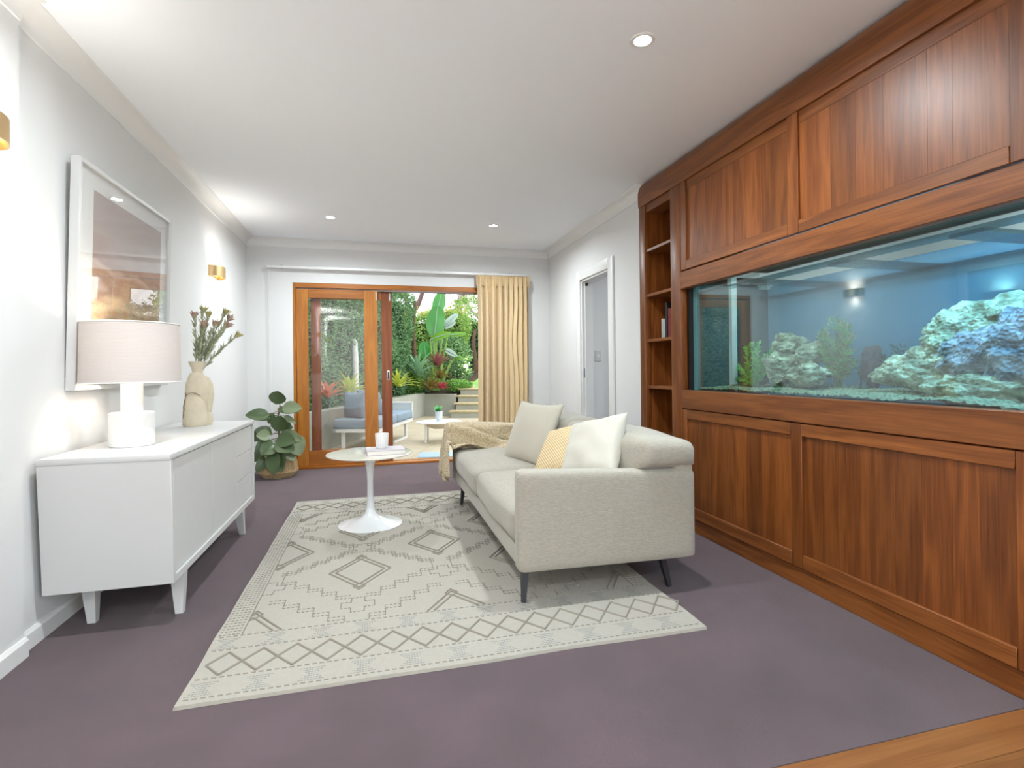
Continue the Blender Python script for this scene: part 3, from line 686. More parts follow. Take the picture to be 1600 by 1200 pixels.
def bud(mb, c, d, n, L, w_):
    d = Vector(d).normalized(); o1 = d.orthogonal().normalized(); o2 = d.cross(o1)
    for k in range(n):
        a = 2*PI*k/n*1.618*2; sp = .25+.55*rs.random(); dd = (d + (o1*math.cos(a)+o2*math.sin(a))*sp).normalized()
        leaf(mb, c, Vector(c)+dd*L*(.7+.4*rs.random()), w_, (o2*math.cos(a)-o1*math.sin(a)), .05, .1, 4)
for k, (u, v, dy, kind) in enumerate(tips):
    tip = atY(u, v, VY+dy); b0 = Vector((VX+rs.uniform(-.012, .012), VY+rs.uniform(-.012, .012), SZ1+.30))
    mid = b0.lerp(tip, .5) + Vector((-.25*(tip.x-VX), 0, .0))
    pts = [b0.lerp(mid, t).lerp(mid.lerp(tip, t), t) for t in [q/10 for q in range(11)]]
    st = MB().tube(pts, [.0028]*8+[.003, .003, .0035], 6).build('stem', stm, pr)
    lf = MB()
    for q in range(60):
        t = .28+.66*rs.random(); p = b0.lerp(mid, t).lerp(mid.lerp(tip, t), t); dr = (tip-b0).normalized()
        a = rs.uniform(0, 2*PI); side = Vector((math.cos(a), math.sin(a), 0)); dd = (dr*1.0 + side*.55).normalized()
        leaf(lf, p, p+dd*rs.uniform(.04, .065), .012, dr.cross(side), .06, .1, 4)
    lf.build('narrow_leaves', stm, st, recalc=False)
    bm_ = MB(); bud(bm_, tip-(tip-mid).normalized()*.03, tip-mid, 24, .062, .015); bm_.build('bud', ptg if kind else ptl, pr, recalc=False)

# ================================================================== FRAMED PICTURE
PY0, PY1, PZ0, PZ1 = 2.80, 3.90, 1.022, 2.095
tilt = Matrix.Translation((XL, 0, PZ0)) @ Matrix.Rotation(.028, 4, 'Y') @ Matrix.Translation((-XL, 0, -PZ0))
pc = empty('framed_picture', (XL+.02, 3.35, PZ0), 'large white framed landscape print leaning out above the table lamp', 'picture')
x0, x1 = XL+.002, XL+.042; fw = .02
for a in ((PY0, PY0+fw, PZ0, PZ1), (PY1-fw, PY1, PZ0, PZ1), (PY0+fw, PY1-fw, PZ0, PZ0+fw), (PY0+fw, PY1-fw, PZ1-fw, PZ1)):
    MB().rbox(x0, x1, *a, .002, 1, tilt).build('frame', M['white'], pc)
MB().box(x0, x1-.022, PY0+fw, PY1-fw, PZ0+fw, PZ1-fw, tilt).build('mount', mat('mount_board', lin(232, 232, 230), .8), pc, smooth=False)
m, nt, N_, L_, b_ = nmat('dune_print'); tc = N_.new('ShaderNodeTexCoord'); sp = N_.new('ShaderNodeSeparateXYZ'); L_.new(tc.outputs['Object'], sp.inputs[0])
nz = N_.new('ShaderNodeTexNoise'); nz.inputs['Scale'].default_value = 2.2; nz.inputs['Detail'].default_value = 5; mp = N_.new('ShaderNodeMapping'); mp.inputs['Scale'].default_value = (1, 1, 3.2); mp.inputs['Rotation'].default_value = (.25, 0, 0)
L_.new(tc.outputs['Object'], mp.inputs[0]); L_.new(mp.outputs[0], nz.inputs['Vector'])
ma = N_.new('ShaderNodeMath'); ma.operation = 'MULTIPLY_ADD'; ma.inputs[1].default_value = .55; L_.new(nz.outputs[0], ma.inputs[0]); L_.new(sp.outputs[2], ma.inputs[2])
rp = N_.new('ShaderNodeValToRGB'); mr = N_.new('ShaderNodeMapRange'); mr.inputs[1].default_value = .2; mr.inputs[2].default_value = 1.05; L_.new(ma.outputs[0], mr.inputs[0]); L_.new(mr.outputs[0], rp.inputs[0])
el = rp.color_ramp.elements; el[0].position = 0; el[0].color = lin(150, 148, 138); el[1].position = 1; el[1].color = lin(176, 160, 156)
for p_, c_ in ((.12, (172, 160, 140)), (.2, (206, 180, 146)), (.3, (188, 158, 126)), (.38, (222, 198, 164)), (.5, (172, 142, 122)), (.58, (198, 178, 164)), (.64, (164, 142, 134)), (.8, (184, 170, 164))):
    e = el.new(p_); e.color = lin(*c_)
L_.new(rp.outputs[0], b_.inputs['Base Color']); b_.inputs['Roughness'].default_value = .6
MB().box(x1-.022, x1-.020, PY0+.17, PY1-.115, PZ0+.17, PZ1-.105, tilt).build('print', m, pc, smooth=False)
MB().box(x1-.010, x1-.008, PY0+fw, PY1-fw, PZ0+fw, PZ1-fw, tilt).build('glazing', M['glass'], pc, smooth=False)

# ================================================================== TULIP TABLE, BOOK, CUP
TX, TY = -.048, 3.86; gl = mat('white_gloss_metal', lin(232, 234, 236), .18, coat=.4)
tt = empty('tulip_table', (TX, TY, .012), 'round white pedestal side table standing on the rug', 'table')
MB().lathe([(.0, 0), (.218, 0), (.22, .004), (.2, .01), (.15, .022), (.1, .036), (.06, .055), (.038, .08), (.027, .12), (.022, .2), (.021, .3), (.025, .38), (.035, .44), (.05, .475), (.06, .484), (0, .484)], (TX, TY, .012), 48).build('pedestal', gl, tt)
mar = mat('pale_stone_top', lin(226, 220, 208), .12, var=.06, vscale=6, coat=.3)
MB().lathe([(0, .484), (.24, .484), (.285, .494), (.298, .5), (.296, .505), (.28, .507), (0, .507)], (TX, TY, .012), 72).build('top', mar, tt, angle=50)
zt = .519
bk = empty('book', (.06, 3.83, zt), 'thick pale book lying flat on the pedestal table', 'book')
Mb = Matrix.Translation((.055, 3.80, zt)) @ Matrix.Rotation(.10, 4, 'Z')
lil = mat('pale_lilac_cover', lin(206, 200, 206), .5)
MB().rbox(-.13, .13, -.10, .10, 0, .004, .0015, 1, Mb).rbox(-.13, .13, -.10, .10, .029, .033, .0015, 1, Mb).rbox(-.13, -.126, -.1, .1, 0, .033, .0015, 1, Mb).build('cover', lil, bk)
MB().box(-.126, .127, -.096, .096, .004, .029, Mb).build('pages', mat('book_paper', lin(232, 228, 222), .9), bk, smooth=False)
cp = empty('fluted_cup', (.035, 3.83, zt+.033), 'ribbed white ceramic cup standing on the book', 'cup')
def flute(p, a):
    c_ = Vector((.035, 3.83, p.z)); d = p-c_; return c_ + d*(1+.03*math.cos(22*a)*(1 if d.length > .038 else 0))
MB().lathe([(0, 0), (.038, 0), (.041, .004), (.0455, .1), (.045, .103), (.041, .102), (.037, .01), (0, .008)], (.035, 3.83, zt+.033), 132, 1, 1, flute).build('body', plas, cp, angle=60)

# ================================================================== SOFA
sf = empty('sofa', (1.06, 3.3, 0), 'oatmeal fabric sofa on slim dark legs facing the sideboard', 'sofa')
def armfn(o, P):
    k = (o.x-.61)/.9; o = o.copy(); f_ = (o.z-.17)/.47
    o.z -= k*(.045*f_ + .012*(1-f_)); return o
mb = MB(); cushion(mb, (1.062, 2.312, .41), (.452, .045, .232), .028, (0, .06, 0), 16, None, armfn); mb.build('arm', M['fabric'], sf, angle=80)
mb = MB(); cushion(mb, (1.062, 4.345, .41), (.452, .045, .232), .028, (0, .06, 0), 16, None, armfn); mb.build('arm', M['fabric'], sf, angle=80)
mb = MB(); cushion(mb, (1.05, 3.33, .228), (.425, .985, .05), .015, (0, 0, 0), 10); mb.build('base', M['fabric'], sf, angle=80)
mb = MB(); cushion(mb, (1.458, 3.33, .415), (.054, 1.052, .24), .03, (0, 0, 0), 12); mb.build('back_frame', M['fabric'], sf, angle=80)
def wr(a, s): 
    def f(o, P): 
        n_ = noise.noise(Vector((o.x*3+s, o.y*3, o.z*3)))*a; o = o + Vector((n_, n_*.5, n_))
        q_ = min(1, max(0, (o.z-.575)/.07)); q_ = q_*q_*(3-2*q_); o.y = max(2.362-.115*q_, min(4.296+.1*q_, o.y))
        return o
    return f
for y0, y1, s in ((2.36, 3.30, 1), (3.305, 4.297, 2)):
    mb = MB(); cushion(mb, (.935, (y0+y1)/2, .362), (.325, (y1-y0)/2, .088), .05, (.04, 0, .3), 16, None, wr(.008, s)); mb.build('seat_cushion', M['fabric'], sf, angle=80)
R_ = Matrix.Rotation(.07, 4, 'Y')
for y0, y1, s in ((2.25, 3.30, 3), (3.31, 4.34, 4)):
    mb = MB(); cushion(mb, (1.36, (y0+y1)/2, .585), (.15, (y1-y0)/2, .17), .055, (.2, .03, .10), 20, R_, wr(.014, s)); mb.build('back_cushion', M['fabric'], sf, angle=80)
for (x, y, dx, dy, zf) in ((.675, 2.40, -.02, -.04, .012), (1.385, 2.40, .03, -.04, 0), (.675, 4.20, -.02, .0, .012), (1.385, 4.22, .03, .03, 0)):
    MB().tube([(x, y, .185), (x+dx, y+dy, zf)], [.026, .014], 4).build('leg', M['black'], sf, smooth=False)
# piping on the near arm
pip = [(x, 2.268, armfn(Vector((x, 0, .64)), None).z) for x in (.64, .9, 1.2, 1.49)]
# cushions
crm = mat('cream_linen', lin(190, 183, 168), .9, spec=.1, bump=.3, bscale=240, sheen=.3)
wht = mat('off_white_cotton', lin(196, 192, 180), .9, spec=.1, bump=.25, bscale=240, sheen=.3)
p1 = atX(832, 676, 1.06)
c1 = empty('throw_cushion', p1-Vector((0, 0, .2)), 'square cream cushion with frayed fringe nearest the draped throw', 'cushion', 'cushions on the sofa')
mb = MB(); U, V, Nn = pillow(mb, p1, (-.40, .92, .02), (.36, .12, .9), .225, .225, .075, seed=1); mb.build('cover', crm, c1, angle=80, weld=True)
fr_ = MB(); rs = random.Random(2)
for e in range(4):
    for k in range(46):
        t = -1+2*(k+rs.random())/46
        uu, vv = [(t, 1), (t, -1), (1, t), (-1, t)][e]
        pp = .09
        b0 = p1 + U*uu*.225*(1-pp*(1-vv*vv)*uu*uu) + V*vv*.225*(1-pp*(1-uu*uu)*vv*vv)
        od = [V, -V, U, -U][e]
        fr_.tube([b0-od*.004, b0+od*rs.uniform(.008, .016)+Vector((rs.uniform(-.006, .006), rs.uniform(-.006, .006), rs.uniform(-.006, .004)))], [.0022, .0012], 4)
tag(fr_.build('fringe', crm, c1), kind='stuff')
stp, nt, N_, L_, b_ = nmat('ochre_striped_weave'); tc = N_.new('ShaderNodeTexCoord'); mp = N_.new('ShaderNodeMapping'); mp.inputs['Rotation'].default_value = (.5, .3, .3); L_.new(tc.outputs['Object'], mp.inputs[0])
wv = N_.new('ShaderNodeTexWave'); wv.inputs['Scale'].default_value = 28; L_.new(mp.outputs[0], wv.inputs[0]); rp = N_.new('ShaderNodeValToRGB'); rp.color_ramp.elements[0].color = lin(196, 164, 112); rp.color_ramp.elements[1].color = lin(228, 212, 178)
L_.new(wv.outputs[0], rp.inputs[0]); L_.new(rp.outputs[0], b_.inputs['Base Color']); b_.inputs['Roughness'].default_value = .9
bp = N_.new('ShaderNodeBump'); bp.inputs['Strength'].default_value = .4; bp.inputs['Distance'].default_value = .003; L_.new(wv.outputs[0], bp.inputs['Height']); L_.new(bp.outputs[0], b_.inputs['Normal'])
p2 = atX(878, 704, 1.07)
c2 = empty('throw_cushion', p2-Vector((0, 0, .15)), 'ochre striped cushion lying between the two pale cushions', 'cushion', 'cushions on the sofa')
mb = MB(); pillow(mb, p2, (-.35, .9, -.25), (.5, .25, .75), .21, .18, .06, seed=5); mb.build('cover', stp, c2, angle=80, weld=True)
p3 = atX(926, 704, 1.11)
c3 = empty('throw_cushion', p3-Vector((0, 0, .2)), 'plump off-white cushion nearest the sofa arm', 'cushion', 'cushions on the sofa')
mb = MB(); pillow(mb, p3, (-.42, .86, -.22), (.5, .12, .85), .195, .195, .085, seed=9, wr=.014); mb.build('cover', wht, c3, angle=80, weld=True)
# knitted throw over the far arm
m, nt, N_, L_, b_ = nmat('knitted_throw'); b_.inputs['Base Color'].default_value = lin(214, 198, 168); b_.inputs['Roughness'].default_value = .95; b_.inputs['Sheen Weight'].default_value = .3
tc = N_.new('ShaderNodeTexCoord'); vo = N_.new('ShaderNodeTexVoronoi'); vo.inputs['Scale'].default_value = 85; L_.new(tc.outputs['Object'], vo.inputs['Vector'])
bp = N_.new('ShaderNodeBump'); bp.inputs['Strength'].default_value = .9; bp.inputs['Distance'].default_value = .006; bp.invert = True; L_.new(vo.outputs['Distance'], bp.inputs['Height']); L_.new(bp.outputs[0], b_.inputs['Normal'])
rp = N_.new('ShaderNodeValToRGB'); rp.color_ramp.elements[0].color = lin(222, 206, 176); rp.color_ramp.elements[1].color = lin(176, 156, 120); rp.color_ramp.elements[1].position = .8; L_.new(vo.outputs['Distance'], rp.inputs[0]); L_.new(rp.outputs[0], b_.inputs['Base Color'])
def throwf(i, j):
    """i: along the arm from the hem hanging in front (0) to the sofa back (1); j: across, from the outer side to the seat side"""
    Lf = .42                                   # length hanging in front of the arm
    s = i*1.02
    if s < Lf:
        q = 1-s/Lf; x = .588 - .03*math.sin(q*2.2) - .02*q; ztop = .656 - q*.42; hang = 1
    else:
        x = .588 + (s-Lf)*.98; ztop = .665 - .03*(s-Lf); hang = 0
    a = (j-.45)                                # -.45 .. .55
    f = 2*PI*(j*4.2 + .5*i)
    if hang:
        q = 1-s/Lf
        y = 4.33 - a*(.26+.26*q); x += .018*math.sin(f)*q**.6 - .012
        z = ztop + .03*math.cos(f*.5)*q
        # join to the arm's cross-section near the top
        w_ = max(0, 1-q*2.2)
        yc, zc = cross(a, s, x); y = y*(1-w_)+yc*w_; z = z*(1-w_)+(zc-.0)*w_
    else:
        y, z = cross(a, s, x)
    return Vector((x, y, z + .004*math.sin(f*1.7+i*5)))
def cross(a, s, x):
    r0 = .05; y0 = 4.345; zt_ = .655-.045*max(0, (x-.61))/.9
    d = abs(a)*(.62 if a > 0 else .5)
    swag = .026*math.sin(17*a-11*x)*min(1, abs(a)*5)
    if d < r0: return y0-(d if a > 0 else -d), zt_+.006-.02*(d/r0)**2
    e = d-r0
    if a < 0: return y0+r0+.012+.006*math.sin(30*x), zt_-.014-e
    zb = zt_-.014-e*.8; 
    fl_ = .475
    y = y0-r0-.016-e*.28 - abs(swag)
    if zb < fl_: y -= (fl_-zb)*.9; zb = fl_ + .012*math.sin(20*x)
    return y, zb + swag*.8
tw = MB().grid(throwf, 70, 44).build('throw_blanket', m, None, angle=80)
sol = tw.modifiers.new('thickness', 'SOLIDIFY'); sol.thickness = .008; sol.offset = 1
tag(tw, 'beige knitted throw draped over the far sofa arm', 'throw')
# ================================================================== BASKET PLANT
BX, BY = -1.0, 5.93
bp_ = empty('potted_plant', (BX, BY, 0), 'leafy rubber plant in a woven basket beside the sliding door', 'potted plant')
rat = leafmat('rattan', lin(176, 146, 104), lin(214, 190, 150), .7, .0)
prof = [(.135, 0), (.16, .01), (.185, .05), (.19, .09), (.182, .15), (.165, .2), (.158, .23)]
MB().lathe([(r_*.93, z_) for r_, z_ in prof], (BX, BY, .003), 40).build('liner', mat('dark_liner', lin(96, 74, 50), .9), bp_)
sl = MB(); rs = random.Random(3)
for k in range(110):
    a = 2*PI*k/110
    pts = [(BX+r_*math.cos(a+.05*math.sin(z_*20)), BY+r_*math.sin(a+.05*math.sin(z_*20)), z_+.003) for r_, z_ in prof[2:]]
    sl.tube(pts, .0045, 5)
tag(sl.build('uprights', rat, bp_), kind='stuff')
wv_ = MB()
for q in range(9):
    z_ = .004+.009*q; r_ = .14+.05*min(1, z_/.06)
    wv_.tube([(BX+(r_+.004*math.sin(24*2*PI*k/96+q*PI))*math.cos(2*PI*k/96), BY+(r_+.004*math.sin(24*2*PI*k/96+q*PI))*math.sin(2*PI*k/96), z_+.005) for k in range(97)], .005, 5, False)
for z_, r_ in ((.23, .16), (.238, .16)):
    wv_.tube([(BX+r_*math.cos(2*PI*k/60), BY+r_*math.sin(2*PI*k/60), z_) for k in range(61)], .006, 6, False)
wv_.build('woven_bands', rat, bp_)
MB().lathe([(0, .2), (.15, .2), (.15, .19), (0, .19)], (BX, BY, 0), 24).build('soil', mat('soil', lin(58, 44, 34), 1, bump=1, bscale=60), bp_)
lfm = leafmat('rubber_leaf', lin(52, 74, 44), lin(92, 112, 70), .28, .1, .5)
lfb = leafmat('rubber_leaf_pale', lin(100, 118, 84), lin(140, 150, 116), .32, .1, .5)
stk = mat('plant_stem', lin(110, 92, 66), .8)
trunk = [(BX, BY, .18), (BX+.02, BY-.02, .4), (BX+.0, BY-.02, .6), (BX+.03, BY-.03, .75)]
MB().tube(trunk, [.014, .012, .009, .006], 8).build('stem', stk, bp_)
MB().tube([(BX-.02, BY+.02, .18), (BX-.08, BY-.02, .38), (BX-.1, BY-.06, .5)], [.011, .009, .006], 8).build('stem', stk, bp_)
# base px, tip px, width px, depth offset of base and tip, pale?
LV = [((431, 632), (434, 611), 19, 0, -.05, 0), ((441, 637), (472, 638), 15, 0, -.1, 1), ((433, 640), (470, 642), 10, 0, .05, 0), ((421, 648), (383, 649), 14, -.05, -.08, 0),
      ((424, 651), (399, 655), 8, 0, 0, 0), ((444, 650), (463, 662), 7, 0, -.1, 1), ((427, 645), (420, 662), 10, 0, 0, 0), ((431, 674), (440, 650), 19, -.08, -.14, 0), ((446, 655), (455, 672), 6, 0, .05, 0),
      ((425, 678), (398, 672), 14, -.02, -.06, 0), ((423, 680), (400, 681), 13, -.1, -.16, 1), ((433, 685), (462, 690), 18, -.1, -.2, 0), ((440, 676), (472, 688), 14, 0, -.08, 1), ((455, 680), (470, 712), 22, -.05, -.1, 1),
      ((430, 690), (460, 705), 19, -.12, -.2, 0), ((424, 688), (399, 708), 16, -.05, -.12, 0), ((430, 694), (407, 710), 18, -.12, -.2, 0), ((427, 705), (429, 742), 16, -.14, -.22, 0), ((434, 706), (441, 737), 15, -.12, -.2, 0),
      ((420, 712), (400, 738), 13, -.08, -.16, 0), ((445, 700), (461, 720), 15, -.05, -.12, 1), ((415, 668), (397, 690), 14, .02, 0, 0), ((436, 668), (458, 668), 12, .05, .06, 0), ((412, 700), (398, 722), 12, -.02, -.05, 0), ((440, 690), (450, 716), 14, .0, .0, 0), ((415, 690), (425, 716), 16, -.02, -.05, 0)]
for k, (b0, t0, wd, db, dt, pale) in enumerate(LV):
    B_ = atY(*b0, BY-.03+db); T_ = atY(*t0, BY-.03+dt); W_ = wd/820*6.05*1.25
    side = (T_-B_).cross(Vector((.2*math.sin(k), -1, .35)))
    mb = MB(); leaf(mb, B_, T_, W_, side, .05, .10, 9, .8); lo = mb.build('leaf', lfb if pale else lfm, bp_, recalc=False)
    c_ = Vector(trunk[1]).lerp(Vector(trunk[3]), min(1, max(0, (B_.z-.4)/.35)))
    MB().tube([c_, c_.lerp(B_, .5)+Vector((0, 0, .01)), B_], .003, 5).build('petiole', stk, lo)

# ================================================================== FISH TANK
TXF, TXB, TY0, TY1, TZ0, TZ1 = 2.095, 2.68, YN+.02, 3.145, .90, 1.66
tank = empty('fish_tank', (2.39, 1.4, TZ0-.08), 'long built-in glass fish tank with blue water between the timber panels', 'fish tank')
MB().box(TXF, TXF+.012, TY0, TY1, TZ0, TZ1).build('front_pane', M['tank_glass'], tank, smooth=False)
MB().box(TXB, TXB+.012, TY0, TY1, TZ0, TZ1).build('rear_pane', M['tank_back'], tank, smooth=False)
dk = mat('black_silicone', lin(14, 20, 22), .5)
MB().box(XC+.05, TXB, TY1, TY1+.04, .82, 1.72).build('end_panel', dk, tank, smooth=False)
teal = mat('teal_glass_edge', lin(80, 122, 124), .15)
MB().box(TXF+.012, TXB, TY1-.014, TY1-.001, TZ0, TZ1).build('end_pane', mat('dim_teal_end', lin(58, 82, 86), .2), tank, smooth=False)
MB().box(TXF-.004, TXF+.02, TY1-.04, TY1, TZ0, TZ1).build('corner_edge', teal, tank, smooth=False)
MB().box(XC+.05, TXF+.01, TY0, TY1, .895, .944).build('front_ledge', dk, tank, smooth=False)
MB().box(XC+.05, TXB+.03, TY0, TY1, .82, .90).build('base', dk, tank, smooth=False)
brc = glass('tank_brace_glass', (.42, .62, .64, 1), 1.7)
for y_ in (2.55, 2.0, 1.45, .9, .3):
    MB().box(TXF+.012, TXB, y_-.06, y_+.06, 1.575, 1.59).build('cross_brace', brc, tank, smooth=False)
MB().box(TXB-.09, TXB, TY0, TY1-.02, 1.56, 1.575).build('long_brace', brc, tank, smooth=False)
MB().box(TXF+.012, TXF+.09, TY0, TY1-.02, 1.592, 1.604).build('long_brace', brc, tank, smooth=False)
MB().box(TXF, TXB+.012, TY0, TY1, TZ1+.10, TZ1+.11).build('hood', mat('hood_brown', lin(70, 62, 56), .8), tank, smooth=False)
lt = mat('actinic_tube', (1, 1, 1, 1), .5, emit=(.45, .75, 1, 1), es=4)
for (y0, y1) in ((.0, 1.3), (1.5, 2.7)):
    MB().tube([(2.16, y0, TZ1+.05), (2.16, y1, TZ1+.05)], .013, 10).build('light_tube', lt, tank)
a_ = area('tank_light', (2.4, .95, TZ1+.0), (0, -.35, 0), .12, 2.0, 22, (.25, .68, 1)); a_.parent = tank; a_.location = Vector((2.22, .85, TZ1+.06)) - tank.location
a_ = area('tank_light_white', (2.4, 2.3, TZ1+.0), (0, -.25, 0), .12, 1.2, 4, (.8, 1, .95)); a_.parent = tank; a_.location = Vector((2.22, 2.35, TZ1+.06)) - tank.location
cb = MB(); 
for k in range(26): 
    q = atX(1128+k*2.9, 448, 2.6); cb.box(2.6, 2.61, q.y-.004, q.y+.004, q.z-.02, q.z+.012)
tag(cb.build('overflow_comb', mat('pale_plastic', lin(150, 165, 165), .4), tank, smooth=False), kind='stuff')
gv = MB().grid(lambda i, j: Vector((TXF+.013+(TXB-TXF-.015)*i, TY0+.01+(TY1-TY0-.03)*j, .952+.02*i+.022*noise.noise(Vector((i*3, j*14, 0)))+.012*random.random())), 46, 300)
m, nt, N_, L_, b_ = nmat('tank_gravel'); tc = N_.new('ShaderNodeTexCoord'); vo = N_.new('ShaderNodeTexVoronoi'); vo.inputs['Scale'].default_value = 110; L_.new(tc.outputs['Object'], vo.inputs['Vector'])
rp = N_.new('ShaderNodeValToRGB'); sp = N_.new('ShaderNodeSeparateColor'); L_.new(vo.outputs['Color'], sp.inputs[0]); L_.new(sp.outputs[0], rp.inputs[0])
rp.color_ramp.elements[0].color = lin(72, 82, 60); rp.color_ramp.elements[1].color = lin(164, 158, 130); L_.new(rp.outputs[0], b_.inputs['Base Color']); b_.inputs['Roughness'].default_value = .9
tag(gv.build('gravel', m, tank, smooth=False), kind='stuff')
# rocks
rk, nt, N_, L_, b_ = nmat('pitted_limestone'); tc = N_.new('ShaderNodeTexCoord'); nz = N_.new('ShaderNodeTexNoise'); nz.inputs['Scale'].default_value = 14; nz.inputs['Detail'].default_value = 8; L_.new(tc.outputs['Object'], nz.inputs['Vector'])
rp = N_.new('ShaderNodeValToRGB'); rp.color_ramp.elements[0].position = .35; rp.color_ramp.elements[1].position = .62; rp.color_ramp.elements[0].color = lin(110, 106, 84); rp.color_ramp.elements[1].color = lin(206, 198, 172)
L_.new(nz.outputs[0], rp.inputs[0]); L_.new(rp.outputs[0], b_.inputs['Base Color']); b_.inputs['Roughness'].default_value = .95
vo = N_.new('ShaderNodeTexVoronoi'); vo.inputs['Scale'].default_value = 60; L_.new(tc.outputs['Object'], vo.inputs['Vector']); bp = N_.new('ShaderNodeBump'); bp.inputs['Strength'].default_value = .9; bp.inputs['Distance'].default_value = .012; L_.new(vo.outputs['Distance'], bp.inputs['Height']); L_.new(bp.outputs[0], b_.inputs['Normal'])
rk2 = rk.copy(); rk2.name = 'purple_crusted_rock'
for n_ in rk2.node_tree.nodes:
    if n_.type == 'VALTORGB': n_.color_ramp.elements[0].color = lin(84, 84, 96); n_.color_ramp.elements[1].color = lin(176, 168, 182)
def rock(c, s, seed, label, m_=rk, sub=5):
    bm = bmesh.new(); bmesh.ops.create_icosphere(bm, subdivisions=sub, radius=1)
    for v in bm.verts:
        p = v.co.copy(); q = p*1.3+Vector((seed*3.1, seed*1.7, seed))
        d = 1 + .34*noise.noise(q) + .2*noise.noise(q*2.6) + .11*noise.noise(q*6) + .05*noise.noise(q*13) - .22*max(0, noise.noise(q*3.4+Vector((9, 9, 9)))-.3)
        v.co = Vector((p.x*s[0]*d, p.y*s[1]*d, p.z*s[2]*d))
    zb = min(v.co.z for v in bm.verts)
    me = bpy.data.meshes.new('rock'); bm.to_mesh(me); bm.free(); me.polygons.foreach_set('use_smooth', [True]*len(me.polygons))
    o = link('rock', me, m_, None, c); return tag(o, label, 'rock', 'rocks in the fish tank')
def rk_at(u, v, x, su, sv, seed, label, m_=rk):
    c_ = atX(u, v, x); k = (c_-Vector((0, 0, CH))).length/CF*1.0
    return rock(c_, (.09, su*k*1.25, sv*k), seed, label, m_)
rk_at(1231, 538, 2.46, 18, 15, 1, 'pale pitted rock at the top of the smaller pile')
rk_at(1222, 574, 2.42, 19, 22, 2, 'rough grey rock beside the green fern clump')
rk_at(1262, 586, 2.38, 24, 15, 3, 'pale holed rock lying low in front of the smaller pile')
rk_at(1268, 552, 2.46, 14, 14, 4, 'small pitted rock leaning beside the reddish weed')
rk_at(1560, 505, 2.48, 52, 30, 5, 'largest brown rock crowning the big pile')
rk_at(1500, 530, 2.45, 34, 34, 6, 'pitted tan rock on the slope of the big pile')
rk_at(1450, 580, 2.42, 52, 26, 7, 'pale sloping rock at the foot of the big pile')
rk_at(1545, 565, 2.40, 44, 40, 8, 'blue-grey rock in the middle of the big pile', rk2)
rk_at(1600, 560, 2.36, 36, 52, 9, 'purple crusted rock at the picture edge', rk2)
rk_at(1530, 610, 2.33, 44, 20, 10, 'cream rock lying in front of the big pile')
rk_at(1660, 560, 2.45, 60, 60, 11, 'dark rock past the picture edge in the tank', rk2)
# water plants
def frond(mb, b0, tip, n, ll, wl, rs, bend=.04):
    b0 = Vector(b0); tip = Vector(tip); mid = b0.lerp(tip, .5)+Vector((rs.uniform(-bend, bend), rs.uniform(-bend, bend), bend))
    P = lambda t: b0.lerp(mid, t).lerp(mid.lerp(tip, t), t)
    mb.tube([P(q/6) for q in range(7)], .002, 4)
    for k in range(n):
        t = .15+.83*k/n; p = P(t); d = (P(min(1, t+.03))-P(t-.03)).normalized(); a = rs.uniform(0, 2*PI)
        s = d.orthogonal(); s.rotate(Matrix.Rotation(a, 3, d)); e = (d*.7+s.normalized()).normalized()
        leaf(mb, p, p+e*ll*(1.1-.5*t), wl, d, .05, .1, 4)
def weed(name, u, v, x, tips, m_, label, n=40, ll=.03, wl=.006, seed=1, per=1):
    rs = random.Random(seed); b0 = atX(u, v, x); b0.z = min(b0.z, .985); g = empty(name, b0, label, 'water plant', 'weeds in the fish tank')
    for (tu, tv) in tips:
        for q in range(per):
            T_ = atX(tu+rs.uniform(-3, 3), tv+rs.uniform(-4, 4), x+rs.uniform(-.05, .05))
            mb = MB(); frond(mb, b0+Vector((rs.uniform(-.02, .02), rs.uniform(-.02, .02), 0)), T_, n, ll, wl, rs); mb.build('frond', m_, g, recalc=False)
    return g
gW = leafmat('bright_water_weed', lin(70, 160, 70), lin(130, 210, 110), .6, .3)
rW = leafmat('reddish_water_weed', lin(150, 110, 100), lin(120, 180, 110), .6, .3)
dW = leafmat('dark_water_weed', lin(40, 66, 60), lin(70, 100, 84), .6, .2)
weed('water_weed', 1178, 603, 2.36, [(1163, 540), (1172, 535), (1187, 532), (1152, 572), (1205, 545), (1160, 585), (1196, 555), (1180, 550), (1210, 560), (1150, 590), (1200, 580)], gW, 'bright green feathery weed at the end of the tank', seed=2, per=2, n=40, wl=.008)
weed('water_weed', 1308, 600, 2.48, [(1300, 492), (1312, 498), (1325, 505), (1335, 520), (1290, 515), (1275, 525), (1330, 545), (1338, 560), (1320, 530), (1300, 530), (1310, 560), (1285, 545)], rW, 'tall green and reddish weed between the two rock piles', seed=5, n=50, ll=.045, per=2, wl=.008)
weed('water_weed', 1398, 600, 2.58, [(1380, 548), (1395, 540), (1410, 535), (1424, 540), (1432, 555), (1390, 565)], dW, 'dark feathery weed in front of the big rock pile', seed=8, n=30, ll=.04)
weed('water_weed', 1352, 602, 2.6, [(1345, 545), (1338, 570), (1352, 560)], dW, 'thin dark weed beside the dark driftwood', seed=12, n=14, ll=.03)
c_ = atX(1364, 600, 2.55); rock((c_.x, c_.y, 1.09), (.05, .045, .11), 21, 'dark upright driftwood stump between the weeds', mat('driftwood', lin(70, 52, 56), .9, bump=.6, bscale=40), 4)['category'] = 'driftwood'
# sconces added in the room beyond, standing in for glows in the tank
q = atX(1570, 465, XA); sconce((XA, q.y, q.z), 'brass wall light added in the room beyond as a glow behind the big rocks', 1, 1.6, 'x', -1)
q = atY(1125, 497, 5.28); sconce((q.x, 5.28, q.z), 'brass wall light added in the room beyond as a glow at the tank end', 1, 3, 'y', -1)
